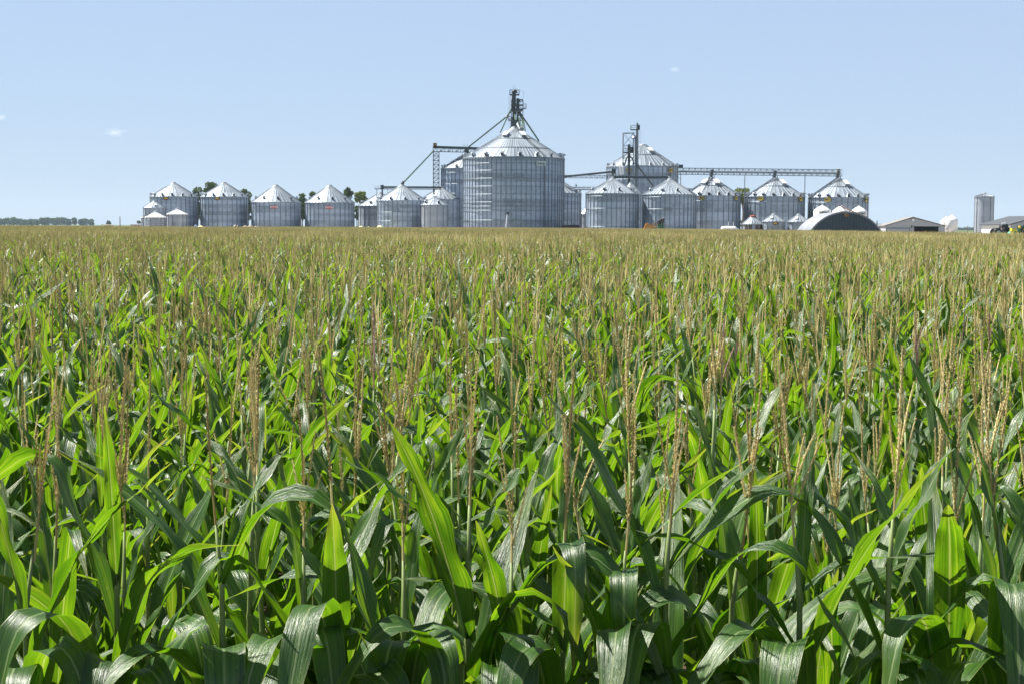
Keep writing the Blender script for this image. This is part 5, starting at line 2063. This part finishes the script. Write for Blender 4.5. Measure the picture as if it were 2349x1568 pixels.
MATS3 = [M['leaf'], M['stalk'], M['tassel']]
NM = 14
for i in range(NM):
    g = G()
    lod_plant(g, 0, 0, random.Random(500 + i), 1)
    src_col.objects.link(g.build('a_plant_%02d' % i, MATS3, link=False))
PW, PD = 4.0, 7 * ROWD
NP = 5
for i in range(NP):
    g = G()
    rg = random.Random(800 + i)
    for r_ in range(7):
        x = -PW / 2 + rg.uniform(0, SPC)
        while x < PW / 2:
            lod_plant(g, x, -PD / 2 + (r_ + .5) * ROWD + rg.uniform(-.08, .08), rg, 0, sc_=rg.gauss(1.0, .025))
            x += SPC * rg.uniform(.85, 1.15)
    src_col.objects.link(g.build('b_block_%02d' % i, MATS3, link=False))

pts, idx, rot, scl = [], [], [], []
for q in rows_xy:
    if id(q) in keep:
        continue
    k, x, y, _ = q
    pts.append((x, y, 0)); idx.append(rv.randrange(NM))
    rot.append((rv.gauss(0, .03), rv.gauss(0, .03), rv.uniform(0, 2 * PI)))
    scl.append(rv.gauss(1.0, .032))
y = ROW0 + k * ROWD + ROWD
y = rows_xy[-1][0] * ROWD + ROW0 + ROWD / 2 + PD / 2
while y < 420:
    hx = .42 * y + 14
    x = -hx + rv.uniform(0, PW)
    while x < hx:
        if y < edge_y(x) - 2:
            pts.append((x, y, 0)); idx.append(NM + rv.randrange(NP))
            rot.append((0, 0, rv.choice([0, PI]) + rv.gauss(0, .01)))
            scl.append(1.0 + .012 * math.sin(x * .11 + y * .045) + .012 * math.sin(x * .05 - y * .02 + 2))
        x += PW
    y += PD
me = bpy.data.meshes.new('corn_field')
me.from_pydata(pts, [], [])
me.attributes.new('idx', 'INT', 'POINT').data.foreach_set('value', np.array(idx, dtype=np.int32))
me.attributes.new('rot', 'FLOAT_VECTOR', 'POINT').data.foreach_set('vector', np.array(rot, dtype=np.float32).ravel())
me.attributes.new('scl', 'FLOAT', 'POINT').data.foreach_set('value', np.array(scl, dtype=np.float32))
for m_ in MATS3:
    me.materials.append(m_)
fo = bpy.data.objects.new('corn_field', me)
col.objects.link(fo)
fo['kind'] = 'stuff'
fo['label'] = 'dense corn with tan tassels filling the field back to the farm'
ng = bpy.data.node_groups.new('field of corn', 'GeometryNodeTree')
ng.interface.new_socket('Geometry', in_out='INPUT', socket_type='NodeSocketGeometry')
ng.interface.new_socket('Geometry', in_out='OUTPUT', socket_type='NodeSocketGeometry')
gi, go = ng.nodes.new('NodeGroupInput'), ng.nodes.new('NodeGroupOutput')
ci = ng.nodes.new('GeometryNodeCollectionInfo')
ci.inputs['Collection'].default_value = src_col
ci.inputs['Separate Children'].default_value = True
ci.inputs['Reset Children'].default_value = True
ip = ng.nodes.new('GeometryNodeInstanceOnPoints')
ip.inputs['Pick Instance'].default_value = True
def nattr(n, t):
    a = ng.nodes.new('GeometryNodeInputNamedAttribute')
    a.data_type = t
    a.inputs['Name'].default_value = n
    return [o for o in a.outputs if o.enabled and o.name == 'Attribute'][0]
er_ = ng.nodes.new('FunctionNodeEulerToRotation')
ng.links.new(nattr('rot', 'FLOAT_VECTOR'), er_.inputs[0])
ng.links.new(gi.outputs[0], ip.inputs['Points'])
ng.links.new(ci.outputs[0], ip.inputs['Instance'])
ng.links.new(nattr('idx', 'INT'), ip.inputs['Instance Index'])
ng.links.new(er_.outputs[0], ip.inputs['Rotation'])
ng.links.new(nattr('scl', 'FLOAT'), ip.inputs['Scale'])
ng.links.new(ip.outputs[0], go.inputs[0])
md = fo.modifiers.new('plants', 'NODES')
md.node_group = ng

cy = sc.cycles
sc.render.engine = 'CYCLES'
cy.max_bounces = 8
cy.diffuse_bounces = 4
cy.transmission_bounces = 6
cy.glossy_bounces = 3
cy.volume_bounces = 1
cy.use_denoising = True
